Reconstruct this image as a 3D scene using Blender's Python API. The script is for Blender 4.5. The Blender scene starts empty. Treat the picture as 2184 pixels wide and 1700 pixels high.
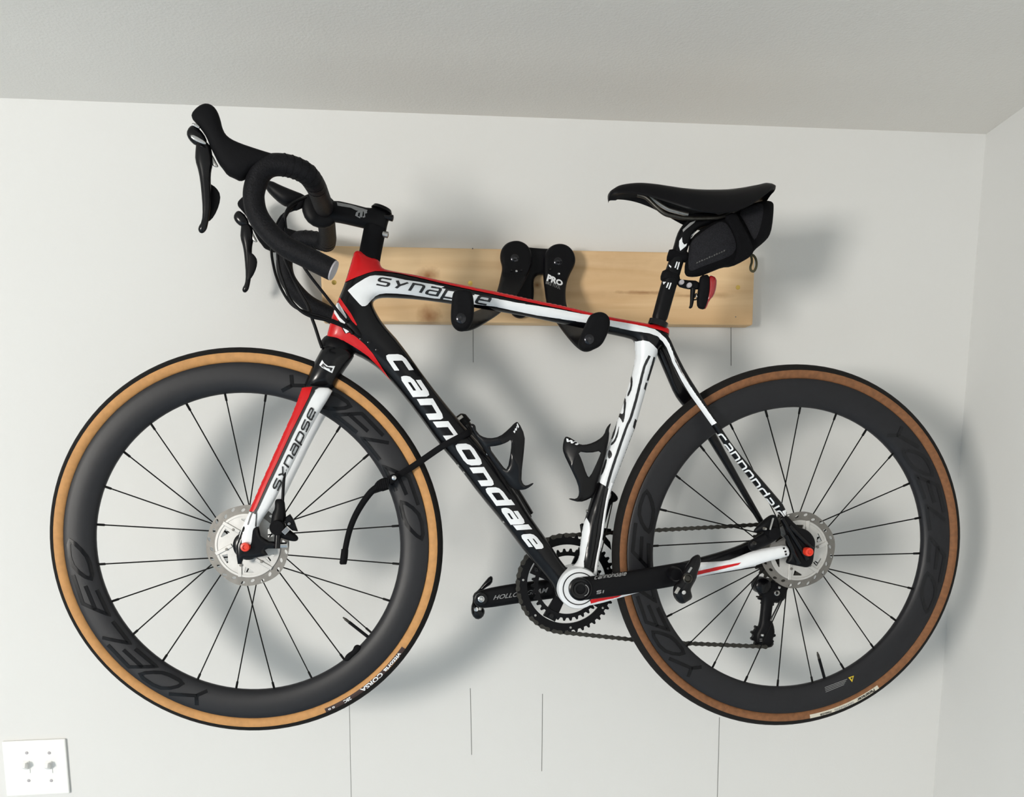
import bpy, bmesh, math, random
import numpy as np
from mathutils import Vector, Matrix
from mathutils.geometry import delaunay_2d_cdt
from mathutils.bvhtree import BVHTree
random.seed(4)
scene = bpy.context.scene
COL = scene.collection

# ------------------------------------------------------------------ camera
F = 1900.0; CX, CY = 1092.0, 1250.0            # focal length and optical centre in 2184x1700 pixels
RC = np.array([[0.99296093, -0.1182184, -0.00728063],
               [-0.02457552, -0.14550709, -0.98905194],
               [0.11586475, 0.98226885, -0.14738813]])   # world -> camera (right, down, forward)
CAM = np.array([0.0, -1.88399758, 1.83665895])
cd = bpy.data.cameras.new('camera'); cam = bpy.data.objects.new('camera', cd); COL.objects.link(cam)
cd.sensor_fit = 'HORIZONTAL'; cd.sensor_width = 36.0; cd.lens = 36.0 * F / 2184.0
cd.shift_y = (CY - 850.0) / 2184.0; cd.clip_start = 0.02
_m = Matrix.Identity(4)
for i in range(3):
    _m[i][0] = RC[0][i]; _m[i][1] = -RC[1][i]; _m[i][2] = -RC[2][i]; _m[i][3] = CAM[i]
cam.matrix_world = _m
scene.camera = cam

# ------------------------------------------------------------------ world, window light, exposure
w = bpy.data.worlds.new('room_light'); scene.world = w; w.use_nodes = True
w.node_tree.nodes['Background'].inputs['Color'].default_value = (0.86, 0.945, 1.0, 1)
w.node_tree.nodes['Background'].inputs['Strength'].default_value = 0.485
def area(name, loc, target, sx, sy, power, col):
    ld = bpy.data.lights.new(name, 'AREA'); ld.shape = 'RECTANGLE'; ld.size = sx; ld.size_y = sy
    ld.energy = power; ld.color = col
    o = bpy.data.objects.new(name, ld); COL.objects.link(o); o.location = loc
    o.rotation_euler = (Vector(target) - Vector(loc)).to_track_quat('-Z', 'Y').to_euler()
    return o
area('window_daylight', (-3.75, -5.05, 1.92), (0.25, 0.0, 1.65), 1.0, 1.0, 258, (1.0, 0.955, 0.885))
scene.view_settings.view_transform = 'Standard'; scene.view_settings.look = 'None'
scene.view_settings.gamma = 1.0; scene.view_settings.exposure = -0.1
scene.view_settings.use_curve_mapping = False

# ------------------------------------------------------------------ pixel -> space
ZM = {'Z1': (360, 200, 4.25), 'Z2': (560, 400, 5.3125), 'Z3': (1260, 360, 4.7222), 'Z4': (940, 490, 4.368),
      'Z5': (660, 500, 4.7222), 'Z6': (420, 1000, 4.55), 'Z7': (980, 1060, 4.0444), 'Z8': (1400, 1050, 4.5957),
      'W2': (480, 720, 4.25), 'W3': (90, 1180, 4.25), 'W4': (540, 1180, 4.25), 'W5': (760, 720, 3.269),
      'W6': (1180, 680, 2.834), 'W7': (1300, 760, 2.8737), 'W8': (1300, 1180, 2.8737),
      'V5': (660, 500, 6.4235), 'V7': (600, 740, 6.4235), 'V8': (1340, 660, 5.668), 'V1': (0, 1560, 10.92)}
def Z(key, pts):
    x0, y0, s = ZM[key]
    return [(x0 + a / s, y0 + b / s) for a, b in pts]
FC = np.array([-0.2745, -0.2735, 1.6803]); RCN = np.array([0.7107, -0.2959, 1.6538])   # wheel centres
BU = RCN - FC; BU[2] = 0; BU /= np.linalg.norm(BU)
BN = np.array([BU[1], -BU[0], 0.0])                  # bike plane normal, towards the room
UP = np.array([0, 0, 1.0])
def rays(p):
    p = np.atleast_2d(np.asarray(p, float))
    r = np.column_stack([(p[:, 0] - CX) / F, (p[:, 1] - CY) / F, np.ones(len(p))])
    return r @ RC
def S(off=0.0):                                       # surface parallel to the bike, off metres in front of its middle
    def f(p):
        r = rays(p); p = np.atleast_2d(np.asarray(p, float))
        o = np.array([off(x, y) for x, y in p]) if callable(off) else off
        t = (((FC - CAM) @ BN) + o) / (r @ BN)
        return CAM + r * t[:, None]
    f.n = BN; return f
def W(Y=0.0):                                         # surface parallel to the wall
    def f(p):
        r = rays(p); p = np.atleast_2d(np.asarray(p, float))
        yy = np.array([Y(a, b) for a, b in p]) if callable(Y) else Y
        t = (yy - CAM[1]) / r[:, 1]
        return CAM + r * t[:, None]
    f.n = np.array([0, -1.0, 0]); return f
def P(x, y, off=0.0): return S(off)([(x, y)])[0]
def PP(pts):                                          # (x, y, off) list -> points
    return [P(*q) for q in pts]
def lerpf(xs, ys): return lambda v: float(np.interp(v, xs, ys))

# ------------------------------------------------------------------ materials
MATS = {}
def mat(name, col, rough=0.5, metal=0.0, coat=0.0, spec=0.5, nscale=60.0, namt=0.06, bump=0.0, bscale=300.0):
    m = bpy.data.materials.new(name); m.use_nodes = True; nt = m.node_tree
    b = nt.nodes['Principled BSDF']
    b.inputs['Roughness'].default_value = rough; b.inputs['Metallic'].default_value = metal
    b.inputs['Coat Weight'].default_value = coat; b.inputs['Coat Roughness'].default_value = 0.08
    b.inputs['Specular IOR Level'].default_value = spec
    tc = nt.nodes.new('ShaderNodeTexCoord')
    n = nt.nodes.new('ShaderNodeTexNoise'); n.inputs['Scale'].default_value = nscale; n.inputs['Detail'].default_value = 4
    nt.links.new(tc.outputs['Object'], n.inputs['Vector'])
    r = nt.nodes.new('ShaderNodeValToRGB')
    r.color_ramp.elements[0].position = 0.3; r.color_ramp.elements[1].position = 0.7
    r.color_ramp.elements[0].color = tuple(c * (1 - namt) for c in col) + (1,)
    r.color_ramp.elements[1].color = tuple(min(1, c * (1 + namt)) for c in col) + (1,)
    nt.links.new(n.outputs['Fac'], r.inputs['Fac']); nt.links.new(r.outputs['Color'], b.inputs['Base Color'])
    if bump:
        n2 = nt.nodes.new('ShaderNodeTexNoise'); n2.inputs['Scale'].default_value = bscale; n2.inputs['Detail'].default_value = 3
        nt.links.new(tc.outputs['Object'], n2.inputs['Vector'])
        bp = nt.nodes.new('ShaderNodeBump'); bp.inputs['Strength'].default_value = bump; bp.inputs['Distance'].default_value = 0.002
        nt.links.new(n2.outputs['Fac'], bp.inputs['Height']); nt.links.new(bp.outputs['Normal'], b.inputs['Normal'])
    MATS[name] = m; return m
mat('gloss_black', (0.003, 0.003, 0.004), 0.22, coat=0.08, spec=0.25)
mat('satin_black', (0.0035, 0.0035, 0.0045), 0.45, spec=0.14)
mat('matte_black', (0.005, 0.005, 0.006), 0.7, spec=0.1, bump=0.15)
mat('rubber_black', (0.005, 0.005, 0.006), 0.75, spec=0.1, bump=0.2, bscale=500)
mat('tape_black', (0.0055, 0.0055, 0.007), 0.6, spec=0.16, bump=0.5, bscale=420, nscale=300, namt=0.4)
mat('carbon_rim', (0.010, 0.010, 0.0125), 0.45, spec=0.35, bump=0.04, bscale=160)
mat('gloss_letter', (0.0025, 0.0025, 0.0035), 0.25, coat=0.0, spec=0.22)
mat('faint_letter', (0.006, 0.006, 0.0075), 0.35, spec=0.32)
mat('spoke_black', (0.004, 0.004, 0.004), 0.6, spec=0.12)
mat('tread_black', (0.010, 0.009, 0.0085), 0.85, spec=0.2, bump=0.3, bscale=600)
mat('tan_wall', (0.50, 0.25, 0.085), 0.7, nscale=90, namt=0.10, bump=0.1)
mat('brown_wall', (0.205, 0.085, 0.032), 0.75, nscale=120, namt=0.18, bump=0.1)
mat('red_paint', (0.56, 0.006, 0.009), 0.35, coat=0.12, spec=0.25, namt=0.04)
mat('red_lens', (0.30, 0.008, 0.010), 0.15, coat=0.5)
mat('white_paint', (0.80, 0.82, 0.84), 0.3, coat=0.35, namt=0.02)
mat('white_print', (0.78, 0.80, 0.82), 0.4, namt=0.03)
mat('grey_print', (0.26, 0.26, 0.26), 0.5)
mat('dim_print', (0.09, 0.09, 0.085), 0.6)
mat('black_print', (0.008, 0.008, 0.010), 0.4)
mat('bolt_black', (0.05, 0.05, 0.055), 0.18, metal=1.0)
mat('chrome', (0.62, 0.62, 0.62), 0.12, metal=1.0)
mat('steel', (0.42, 0.41, 0.39), 0.35, metal=1.0, nscale=200, namt=0.12)
mat('dark_steel', (0.055, 0.052, 0.046), 0.42, metal=0.9, nscale=200, namt=0.2)
mat('rotor_steel', (0.20, 0.19, 0.175), 0.42, metal=0.8, nscale=90, namt=0.12)
mat('rotor_alloy', (0.55, 0.54, 0.52), 0.42, metal=0.6, nscale=50, namt=0.08)
mat('axle_red', (0.72, 0.045, 0.02), 0.35)
mat('fabric_grey', (0.017, 0.017, 0.020), 0.9, spec=0.15, nscale=700, namt=0.4, bump=0.5, bscale=700)
mat('fabric_black', (0.004, 0.004, 0.005), 0.9, spec=0.12, bump=0.4, bscale=700)
mat('loop_olive', (0.05, 0.045, 0.02), 0.8)
mat('brass', (0.62, 0.43, 0.12), 0.3, metal=1.0)
mat('switch_white', (0.86, 0.86, 0.84), 0.35, namt=0.01)
mat('pencil', (0.18, 0.18, 0.17), 0.9)
mat('sticker_yellow', (0.62, 0.45, 0.02), 0.5)
mat('sticker_cream', (0.62, 0.58, 0.48), 0.5)
mat('sticker_dark', (0.035, 0.015, 0.012), 0.5)
mat('end_cap_grey', (0.42, 0.40, 0.42), 0.4)

# ------------------------------------------------------------------ objects
EMPT = {}
def finish(o, parent):
    COL.objects.link(o)
    if parent is not None:
        o.parent = parent
        if parent.name in EMPT: o.matrix_parent_inverse = Matrix.Translation(-EMPT[parent.name])
    return o
def thing(name, label, cat, base):
    o = bpy.data.objects.new(name, None); COL.objects.link(o); o.location = base
    o.empty_display_size = 0.05; o['label'] = label; o['category'] = cat
    EMPT[o.name] = Vector(base); return o
def tag(o, label=None, cat=None, kind=None, group=None):
    if label: o['label'] = label
    if cat: o['category'] = cat
    if kind: o['kind'] = kind
    if group: o['group'] = group
    return o
GEO = {}
def mesh(name, verts, faces, m, parent=None, smooth=True, key=None):
    me = bpy.data.meshes.new(name)
    me.from_pydata([tuple(map(float, v)) for v in verts], [], [tuple(f) for f in faces]); me.update()
    bm = bmesh.new(); bm.from_mesh(me); bmesh.ops.recalc_face_normals(bm, faces=bm.faces); bm.to_mesh(me); bm.free()
    if smooth:
        me.polygons.foreach_set('use_smooth', [True] * len(me.polygons))
        me.set_sharp_from_angle(angle=math.radians(48))
    me.materials.append(MATS[m] if isinstance(m, str) else m)
    o = finish(bpy.data.objects.new(name, me), parent)
    if key: GEO[key] = ([Vector(v) for v in verts], [tuple(f) for f in faces])
    return o
def bvh(*keys):
    vs, fs = [], []
    for k in keys:
        v, f = GEO[k]; b = len(vs); vs += v; fs += [tuple(i + b for i in q) for q in f]
    return BVHTree.FromPolygons(vs, fs)

# ------------------------------------------------------------------ 2D outlines
def spline(pts, n=4, closed=False):
    p = np.asarray(pts, float); N = len(p); out = []
    rng = range(N) if closed else range(N - 1)
    for i in rng:
        if closed: a, b, c, d = p[(i - 1) % N], p[i], p[(i + 1) % N], p[(i + 2) % N]
        else: a, b, c, d = p[max(i - 1, 0)], p[i], p[i + 1], p[min(i + 2, N - 1)]
        for k in range(n):
            t = k / n
            out.append(0.5 * ((2 * b) + (c - a) * t + (2 * a - 5 * b + 4 * c - d) * t * t + (3 * b - a - 3 * c + d) * t ** 3))
    if not closed: out.append(p[-1])
    return np.array(out)
def chaikin(pts, n=2):
    p = np.asarray(pts, float)
    for _ in range(n):
        q = np.roll(p, -1, 0); p = np.stack([0.75 * p + 0.25 * q, 0.25 * p + 0.75 * q], 1).reshape(-1, 2)
    return p
def resample(poly, step):
    out = []; n = len(poly)
    for i in range(n):
        a, b = poly[i], poly[(i + 1) % n]; L = np.linalg.norm(b - a); k = max(1, int(math.ceil(L / step)))
        for j in range(k): out.append(a + (b - a) * j / k)
    return np.array(out)
def inside(pts, polys):
    x, y = pts[:, 0], pts[:, 1]; c = np.zeros(len(pts), bool)
    for pl in polys:
        a, b = pl, np.roll(pl, -1, 0)
        for (x1, y1), (x2, y2) in zip(a, b):
            if y1 == y2: continue
            k = ((y1 > y) != (y2 > y)) & (x < (x2 - x1) * (y - y1) / (y2 - y1) + x1); c ^= k
    return c
def dist(pts, polys):
    best = np.full(len(pts), 1e9); near = np.zeros_like(pts)
    for pl in polys:
        for a, b in zip(pl, np.roll(pl, -1, 0)):
            ab = b - a; L = ab @ ab
            if L < 1e-14: continue
            t = np.clip(((pts - a) @ ab) / L, 0, 1); q = a + t[:, None] * ab
            d = np.hypot(*(pts - q).T); k = d < best; best[k] = d[k]; near[k] = q[k]
    return best, near
def triangulate(polys, g, rings=(), step=None):
    """boundary + grid + inner rings -> (verts2d, tris, nboundary)"""
    polys = [resample(np.asarray(p, float), step or g) for p in polys]
    vs = []; es = []
    for p in polys:
        b = len(vs); n = len(p); vs += [Vector(q) for q in p]; es += [(b + i, b + (i + 1) % n) for i in range(n)]
    nb = len(vs); allp = np.vstack(polys); lo, hi = allp.min(0), allp.max(0)
    extra = []
    for r in rings:
        for p in polys:
            t = np.roll(p, -1, 0) - np.roll(p, 1, 0); L = np.linalg.norm(t, axis=1); L[L == 0] = 1; nn = np.column_stack([-t[:, 1], t[:, 0]]) / L[:, None]
            for s in (1, -1):
                q = p + nn * r * s; q = q[inside(q, polys)]
                if len(q):
                    d, _ = dist(q, polys); extra.append(q[d > 0.93 * r])
    rmax = max(rings) if rings else 0
    if g < 1e8:
        gx, gy = np.meshgrid(np.arange(lo[0] + g / 2, hi[0], g), np.arange(lo[1] + g / 2, hi[1], g))
        q = np.column_stack([gx.ravel(), gy.ravel()]); q = q[inside(q, polys)]
        if len(q):
            d, _ = dist(q, polys); extra.append(q[d > rmax + 0.45 * g])
    for q in extra: vs += [Vector(v) for v in q]
    sc = float(max(hi - lo))
    ov, oe, of, *_ = delaunay_2d_cdt(vs, es, [], 0, 1e-6 * sc)
    v2 = np.array([tuple(v) for v in ov]); tri = np.array([f for f in of if len(f) == 3])
    cen = v2[tri].mean(1); tri = tri[inside(cen, polys)]
    used = np.unique(tri); remap = -np.ones(len(v2), int); remap[used] = np.arange(len(used))
    return v2[used], remap[tri], polys

def poisson_h(v2, polys, d, near):
    """height of a rounded solid over an outline: circular section across any strip"""
    allp = np.vstack(polys); lo, hi = allp.min(0), allp.max(0); ext = max(hi - lo)
    cell = max(ext / 200.0, min(hi - lo) / 60.0); cell = min(cell, ext / 40.0)
    nx, ny = int((hi[0] - lo[0]) / cell) + 5, int((hi[1] - lo[1]) / cell) + 5
    ox, oy = lo[0] - 2 * cell, lo[1] - 2 * cell
    gx, gy = np.meshgrid(ox + np.arange(nx) * cell, oy + np.arange(ny) * cell)
    msk = inside(np.column_stack([gx.ravel(), gy.ravel()]), polys).reshape(ny, nx)
    u = np.zeros((ny, nx))
    for _ in range(500):
        v = np.zeros_like(u)
        v[1:-1, 1:-1] = 0.25 * (u[:-2, 1:-1] + u[2:, 1:-1] + u[1:-1, :-2] + u[1:-1, 2:] + cell * cell)
        u = np.where(msk, v, 0)
    dm = 2.0 * cell
    dd = np.maximum(d, 1e-9); dirn = (v2 - near) / dd[:, None]
    q = v2 + dirn * np.maximum(dm - d, 0)[:, None]; de = np.maximum(d, dm)
    fx, fy = (q[:, 0] - ox) / cell, (q[:, 1] - oy) / cell
    ix, iy = np.clip(fx.astype(int), 0, nx - 2), np.clip(fy.astype(int), 0, ny - 2); tx, ty = fx - ix, fy - iy
    us = (u[iy, ix] * (1 - tx) * (1 - ty) + u[iy, ix + 1] * tx * (1 - ty) + u[iy + 1, ix] * (1 - tx) * ty + u[iy + 1, ix + 1] * tx * ty)
    ww = np.maximum((2 * us / de + de) / 2, d * 0.6 + 1e-9)
    return np.sqrt(np.maximum(d * (2 * ww - d), 0))

def solid(name, polys, surf, m, parent=None, g=4.0, cap=None, k=1.0, plate=None, edge=2.0, back=1.0, rings=None, T=None, key=None, smooth_poly=0):
    """rounded solid (or plate of half thickness `plate` metres) over an outline in pixels"""
    polys = [np.asarray(p, float) for p in (polys if isinstance(polys[0][0], (list, tuple, np.ndarray)) else [polys])]
    if smooth_poly: polys = [chaikin(p, smooth_poly) for p in polys]
    if rings is None: rings = (0.06 * edge, 0.35 * edge, edge) if plate is not None else (0.12 * g, 0.45 * g)
    v2, tri, polys = triangulate(polys, g, rings)
    d, near = dist(v2, polys); d[d < 1e-4] = 0
    base = surf(v2)
    mpp = np.linalg.norm(base - CAM, axis=1).mean() / F * 0.985
    if plate is not None:
        e = np.clip(d / edge, 0, 1); h = plate * np.sqrt(np.maximum(1 - (1 - e) ** 2, 0))
    else:
        h = poisson_h(v2, polys, d, near) * mpp * k
        if cap: h = cap * np.tanh(h / cap)
    h[d == 0] = 0
    n = len(v2); fr = base + surf.n * h[:, None]; bk = base - surf.n * (h * back)[:, None]
    idx = np.where(d == 0, np.arange(n), np.arange(n) + n)
    vs = np.vstack([fr, bk]); faces = [tuple(t) for t in tri] + [tuple(idx[t][::-1]) for t in tri]
    used = np.unique(np.array([i for f in faces for i in f])); rm = -np.ones(2 * n, int); rm[used] = np.arange(len(used))
    vs = vs[used]; faces = [tuple(rm[list(f)]) for f in faces]
    if T is not None: vs = T(vs)
    return mesh(name, vs, faces, m, parent, key=key)

# ------------------------------------------------------------------ prints laid on a surface
def lay(px, tree, surf, lift):
    out = []; r = rays(px); base = surf(px); c = Vector(CAM)
    for q, b in zip(r, base):
        dv = Vector(q).normalized(); hit, nrm, *_ = tree.ray_cast(c, dv)
        if hit is None or (hit - Vector(b)).length > 0.12:
            hit, nrm, *_ = tree.find_nearest(Vector(b)); nrm = -dv
        if nrm.dot(dv) > 0: nrm = -nrm
        k = min(1.0, max(0.0, -nrm.dot(dv) * 2.2)); nrm = (nrm * k - dv * (1 - k) * 1.5)
        out.append(hit + nrm * lift)
    return out
def decal(name, polys, tree, surf, m, parent, g=4.0, lift=0.0005, smooth_poly=0):
    g = min(g, 3.0); lift += 0.0003
    polys = polys if isinstance(polys[0][0], (list, tuple, np.ndarray)) else [polys]
    vs, fs = [], []
    for p in polys:
        p = np.asarray(p, float)
        if smooth_poly: p = chaikin(p, smooth_poly)
        v2, tri, _ = triangulate([p], g)
        b = len(vs); vs += lay(v2, tree, surf, lift); fs += [tuple(t + b) for t in tri]
    return mesh(name, vs, fs, m, parent)
G = {'c': [[(1, 0), (.2, 0), (.06, .06), (0, .2), (0, .8), (.06, .94), (.2, 1), (1, 1)]],
     'a': [[(.08, 1), (.8, 1), (.94, .94), (1, .8), (1, 0), (.15, 0), (.03, .06), (0, .18), (0, .36), (.04, .48), (.15, .54), (1, .54)]],
     'n': [[(0, 0), (0, 1), (.8, 1), (.94, .94), (1, .8), (1, 0)]],
     'o': [[(.2, 0), (.06, .06), (0, .2), (0, .8), (.06, .94), (.2, 1), (.8, 1), (.94, .94), (1, .8), (1, .2), (.94, .06), (.8, 0), (.2, 0)]],
     'd': [[(1, 1.36), (1, 0), (.2, 0), (.06, .06), (0, .2), (0, .8), (.06, .94), (.2, 1), (1, 1)]],
     'l': [[(.5, 0), (.5, 1.36)]],
     'e': [[(1, 0), (.2, 0), (.06, .06), (0, .2), (0, .8), (.06, .94), (.2, 1), (.8, 1), (.94, .94), (1, .8), (1, .5), (0, .5)]],
     's': [[(0, 0), (.8, 0), (.95, .05), (1, .18), (1, .36), (.94, .47), (.8, .5), (.2, .5), (.06, .54), (0, .66), (0, .84), (.06, .95), (.2, 1), (1, 1)]],
     'y': [[(0, 1), (.42, .42), (1, 1)], [(.42, .42), (.28, 0)]],
     'p': [[(0, -.3), (0, 1), (.8, 1), (.94, .94), (1, .8), (1, .2), (.94, .06), (.8, 0), (0, 0)]],
     'S': [[(0, 0), (.8, 0), (1, .2), (.9, .5), (.1, .55), (0, .8), (.2, 1), (1, 1)]],
     'i': [[(.5, 0), (.5, 1)]],
     'Y': [[(0, 1), (.5, .45), (1, 1)], [(.5, .45), (.5, 0)]],
     'O': [[(.3, 0), (.08, .1), (0, .35), (0, .65), (.08, .9), (.3, 1), (.7, 1), (.92, .9), (1, .65), (1, .35), (.92, .1), (.7, 0), (.3, 0)]],
     'E': [[(1, 0), (0, 0), (0, 1), (1, 1)], [(0, .5), (.9, .5)]],
     'L': [[(0, 1), (0, 0), (1, 0)]]}
def ribbon(path, th, step, across):
    p = np.asarray(path, float); q = [p[0]]
    for a, b in zip(p[:-1], p[1:]):
        k = max(1, int(np.linalg.norm(b - a) / step))
        q += [a + (b - a) * (j + 1) / k for j in range(k)]
    q = np.array(q); n = len(q); closed = np.linalg.norm(q[0] - q[-1]) < 1e-3; rows = []
    for i in range(n):
        d0 = q[i] - q[i - 1] if i else (q[0] - q[-2] if closed else q[1] - q[0])
        d1 = q[i + 1] - q[i] if i < n - 1 else (q[1] - q[0] if closed else q[-1] - q[-2])
        d0 = d0 / np.linalg.norm(d0); d1 = d1 / np.linalg.norm(d1); n0 = np.array([-d0[1], d0[0]]); n1 = np.array([-d1[1], d1[0]])
        mt = n0 + n1; L = np.linalg.norm(mt); mt = n0 if L < 0.3 else mt / L
        mt = mt / max(0.55, mt @ n0)
        rows.append([q[i] + mt * th * (j / across - 0.5) for j in range(across + 1)])
    v = np.array(rows).reshape(-1, 2); m = across + 1
    f = [(i * m + j, i * m + j + 1, (i + 1) * m + j + 1, (i + 1) * m + j) for i in range(n - 1) for j in range(across)]
    return v, f
def strokes(name, glyphs, tree, surf, m, parent, lift=0.0007, step=3.0, across=2):
    """glyphs: (char, baseline start px, baseline end px, up vector px, stem thickness px, bar thickness px)"""
    vs, fs = [], []
    for ch, a, b, up, tu, tv in glyphs:
        a, b, up = map(lambda q: np.asarray(q, float), (a, b, up))
        du = (b - a); lu = np.linalg.norm(du); lv = np.linalg.norm(up); eu, ev = du / lu, up / lv
        for pl in G[ch]:
            q = []
            for x, y in pl:
                X = tu / 2 + x * (lu - tu) if lu > tu else lu / 2
                q.append((X / tu, (tv / 2 + y * (lv - tv)) / tv))
            v, f = ribbon(q, 1.0, step / max(tu, tv), across)
            v = a + v[:, :1] * tu * eu + v[:, 1:] * tv * ev
            bb = len(vs); vs += lay(v, tree, surf, lift); fs += [tuple(i + bb for i in t) for t in f]
    return mesh(name, vs, fs, m, parent)
def spaced(word, a, b, up, th, gap=0.18, widths=None, tv=None):
    """letters of a word between two baseline points"""
    a, b = np.asarray(a, float), np.asarray(b, float); ws = [(widths or {}).get(c, 0.4 if c in 'li' else 1.0) for c in word]
    tot = sum(ws) + gap * (len(word) - 1); out = []; x = 0.0
    for c, w_ in zip(word, ws):
        if c != ' ': out.append((c, a + (b - a) * x / tot, a + (b - a) * (x + w_) / tot, up, th, tv or th * .75))
        x += w_ + gap
    return out
def font2d(txt, bold=0.0, shear=0.0):
    cu = bpy.data.curves.new('t', 'FONT'); cu.body = txt; cu.offset = bold; cu.shear = shear; cu.resolution_u = 3
    o = bpy.data.objects.new('t', cu); COL.objects.link(o)
    dg = bpy.context.evaluated_depsgraph_get(); me = o.evaluated_get(dg).to_mesh()
    v = np.array([(q.co.x, q.co.y) for q in me.vertices]); f = [tuple(p.vertices) for p in me.polygons]
    o.evaluated_get(dg).to_mesh_clear(); bpy.data.objects.remove(o); bpy.data.curves.remove(cu)
    v -= v.min(0); v /= v.max(0)
    return v, f
def printed(name, txt, corners, tree, surf, m, parent, lift=0.0007, bold=0.02, shear=0.0):
    """text stretched over a quad of pixels: bottom-left, bottom-right, top-right, top-left"""
    v, f = font2d(txt, bold, shear); bl, br, tr, tl = [np.asarray(c, float) for c in corners]
    x, y = v[:, :1], v[:, 1:]
    px = bl * (1 - x) * (1 - y) + br * x * (1 - y) + tr * x * y + tl * (1 - x) * y
    return mesh(name, lay(px, tree, surf, lift), f, m, parent, smooth=False)

# ------------------------------------------------------------------ sweeps, lathes, flat cut plates
def frame_of(ax):
    ax = np.asarray(ax, float); ax = ax / np.linalg.norm(ax)
    h = np.array([0, 0, 1.0]) if abs(ax[2]) < 0.9 else np.array([1.0, 0, 0])
    a = np.cross(h, ax); a /= np.linalg.norm(a); return a, np.cross(ax, a), ax
def tube(name, pts, rad, m, parent=None, seg=10, n=5, key=None, flat=1.0, flat_dir=None, T=None, caps=True):
    p = spline(np.asarray(pts, float), n) if n > 1 else np.asarray(pts, float); N = len(p)
    r = np.interp(np.linspace(0, 1, N), np.linspace(0, 1, len(rad)), rad) if hasattr(rad, '__len__') else np.full(N, rad)
    vs = []; a = None
    for i in range(N):
        t = p[min(i + 1, N - 1)] - p[max(i - 1, 0)]; t = t / np.linalg.norm(t)
        if flat_dir is not None: a = np.asarray(flat_dir, float) - t * (np.asarray(flat_dir, float) @ t)
        elif a is None: a = frame_of(t)[0]
        a = a - t * (a @ t); a = a / np.linalg.norm(a); b = np.cross(t, a)
        for k in range(seg):
            th = 2 * math.pi * k / seg; vs.append(p[i] + a * r[i] * math.cos(th) * flat + b * r[i] * math.sin(th))
    fs = [(i * seg + k, i * seg + (k + 1) % seg, (i + 1) * seg + (k + 1) % seg, (i + 1) * seg + k) for i in range(N - 1) for k in range(seg)]
    if caps: fs += [tuple(range(seg))[::-1], tuple(range((N - 1) * seg, N * seg))]
    vs = np.array(vs)
    if T is not None: vs = T(vs)
    return mesh(name, vs, fs, m, parent, key=key)
def lathe(name, c, ax, prof, m, parent=None, seg=32, key=None, closed=False):
    """profile of (radius, height along axis) revolved"""
    a, b, t = frame_of(ax); c = np.asarray(c, float); vs = []; n = len(prof)
    for k in range(seg):
        th = 2 * math.pi * k / seg; e = a * math.cos(th) + b * math.sin(th)
        vs += [c + e * r + t * h for r, h in prof]
    fs = []; rows = n if closed else n - 1
    for k in range(seg):
        k2 = (k + 1) % seg
        fs += [(k * n + i, k * n + (i + 1) % n, k2 * n + (i + 1) % n, k2 * n + i) for i in range(rows)]
    if not closed:
        fs += [tuple(k * n for k in range(seg)), tuple(k * n + n - 1 for k in range(seg))]
    return mesh(name, vs, fs, m, parent, key=key)
def cut(name, polys, c, u, v, nrm, th, m, parent=None, step=1e9, dome=None, key=None):
    """flat plate cut to an outline (metres, local axes u v) with holes"""
    v2, tri, polys = triangulate(polys, 1e9, (), step)
    c, u, v, nrm = [np.asarray(q, float) for q in (c, u, v, nrm)]; n = len(v2)
    base = c + v2[:, :1] * u + v2[:, 1:] * v
    vs = np.vstack([base + nrm * th / 2, base - nrm * th / 2]); fs = [tuple(t) for t in tri] + [tuple(t + n)[::-1] for t in tri]
    cnt = {}
    for t in tri:
        for e in ((t[0], t[1]), (t[1], t[2]), (t[2], t[0])): cnt.setdefault(tuple(sorted(e)), []).append(e)
    for e in cnt.values():
        if len(e) == 1: a, b = e[0]; fs.append((a, b, b + n, a + n))
    o = mesh(name, vs, fs, m, parent, key=key); o.data.set_sharp_from_angle(angle=math.radians(30)); return o
def circ(r, n=48, c=(0, 0), a0=0.0, ry=None, rot=0.0):
    t = np.linspace(0, 2 * math.pi, n, endpoint=False) + a0; x, y = r * np.cos(t), (ry or r) * np.sin(t)
    return np.column_stack([c[0] + x * math.cos(rot) - y * math.sin(rot), c[1] + x * math.sin(rot) + y * math.cos(rot)])
def gear(r, teeth, depth):
    pts = []
    for i in range(teeth):
        for f_, rr in ((-.32, r - depth), (-.12, r + depth * .6), (.12, r + depth * .6), (.32, r - depth)):
            t = 2 * math.pi * (i + f_) / teeth; pts.append((rr * math.cos(t), rr * math.sin(t)))
    return np.array(pts)
def box(name, c, u, v, nrm, su, sv, sn, m, parent=None, bev=0.0):
    c, u, v, nrm = [np.asarray(q, float) for q in (c, u, v, nrm)]; bm = bmesh.new()
    vs = [bm.verts.new(c + u * su * a / 2 + v * sv * b / 2 + nrm * sn * d / 2) for a in (-1, 1) for b in (-1, 1) for d in (-1, 1)]
    for f in ((0, 1, 3, 2), (4, 6, 7, 5), (0, 4, 5, 1), (2, 3, 7, 6), (0, 2, 6, 4), (1, 5, 7, 3)): bm.faces.new([vs[i] for i in f])
    bmesh.ops.recalc_face_normals(bm, faces=bm.faces)
    if bev: bmesh.ops.bevel(bm, geom=list(bm.edges), offset=bev, segments=2, affect='EDGES', profile=0.5)
    me = bpy.data.meshes.new(name); bm.to_mesh(me); bm.free(); me.materials.append(MATS[m] if isinstance(m, str) else m)
    return finish(bpy.data.objects.new(name, me), parent)

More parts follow.
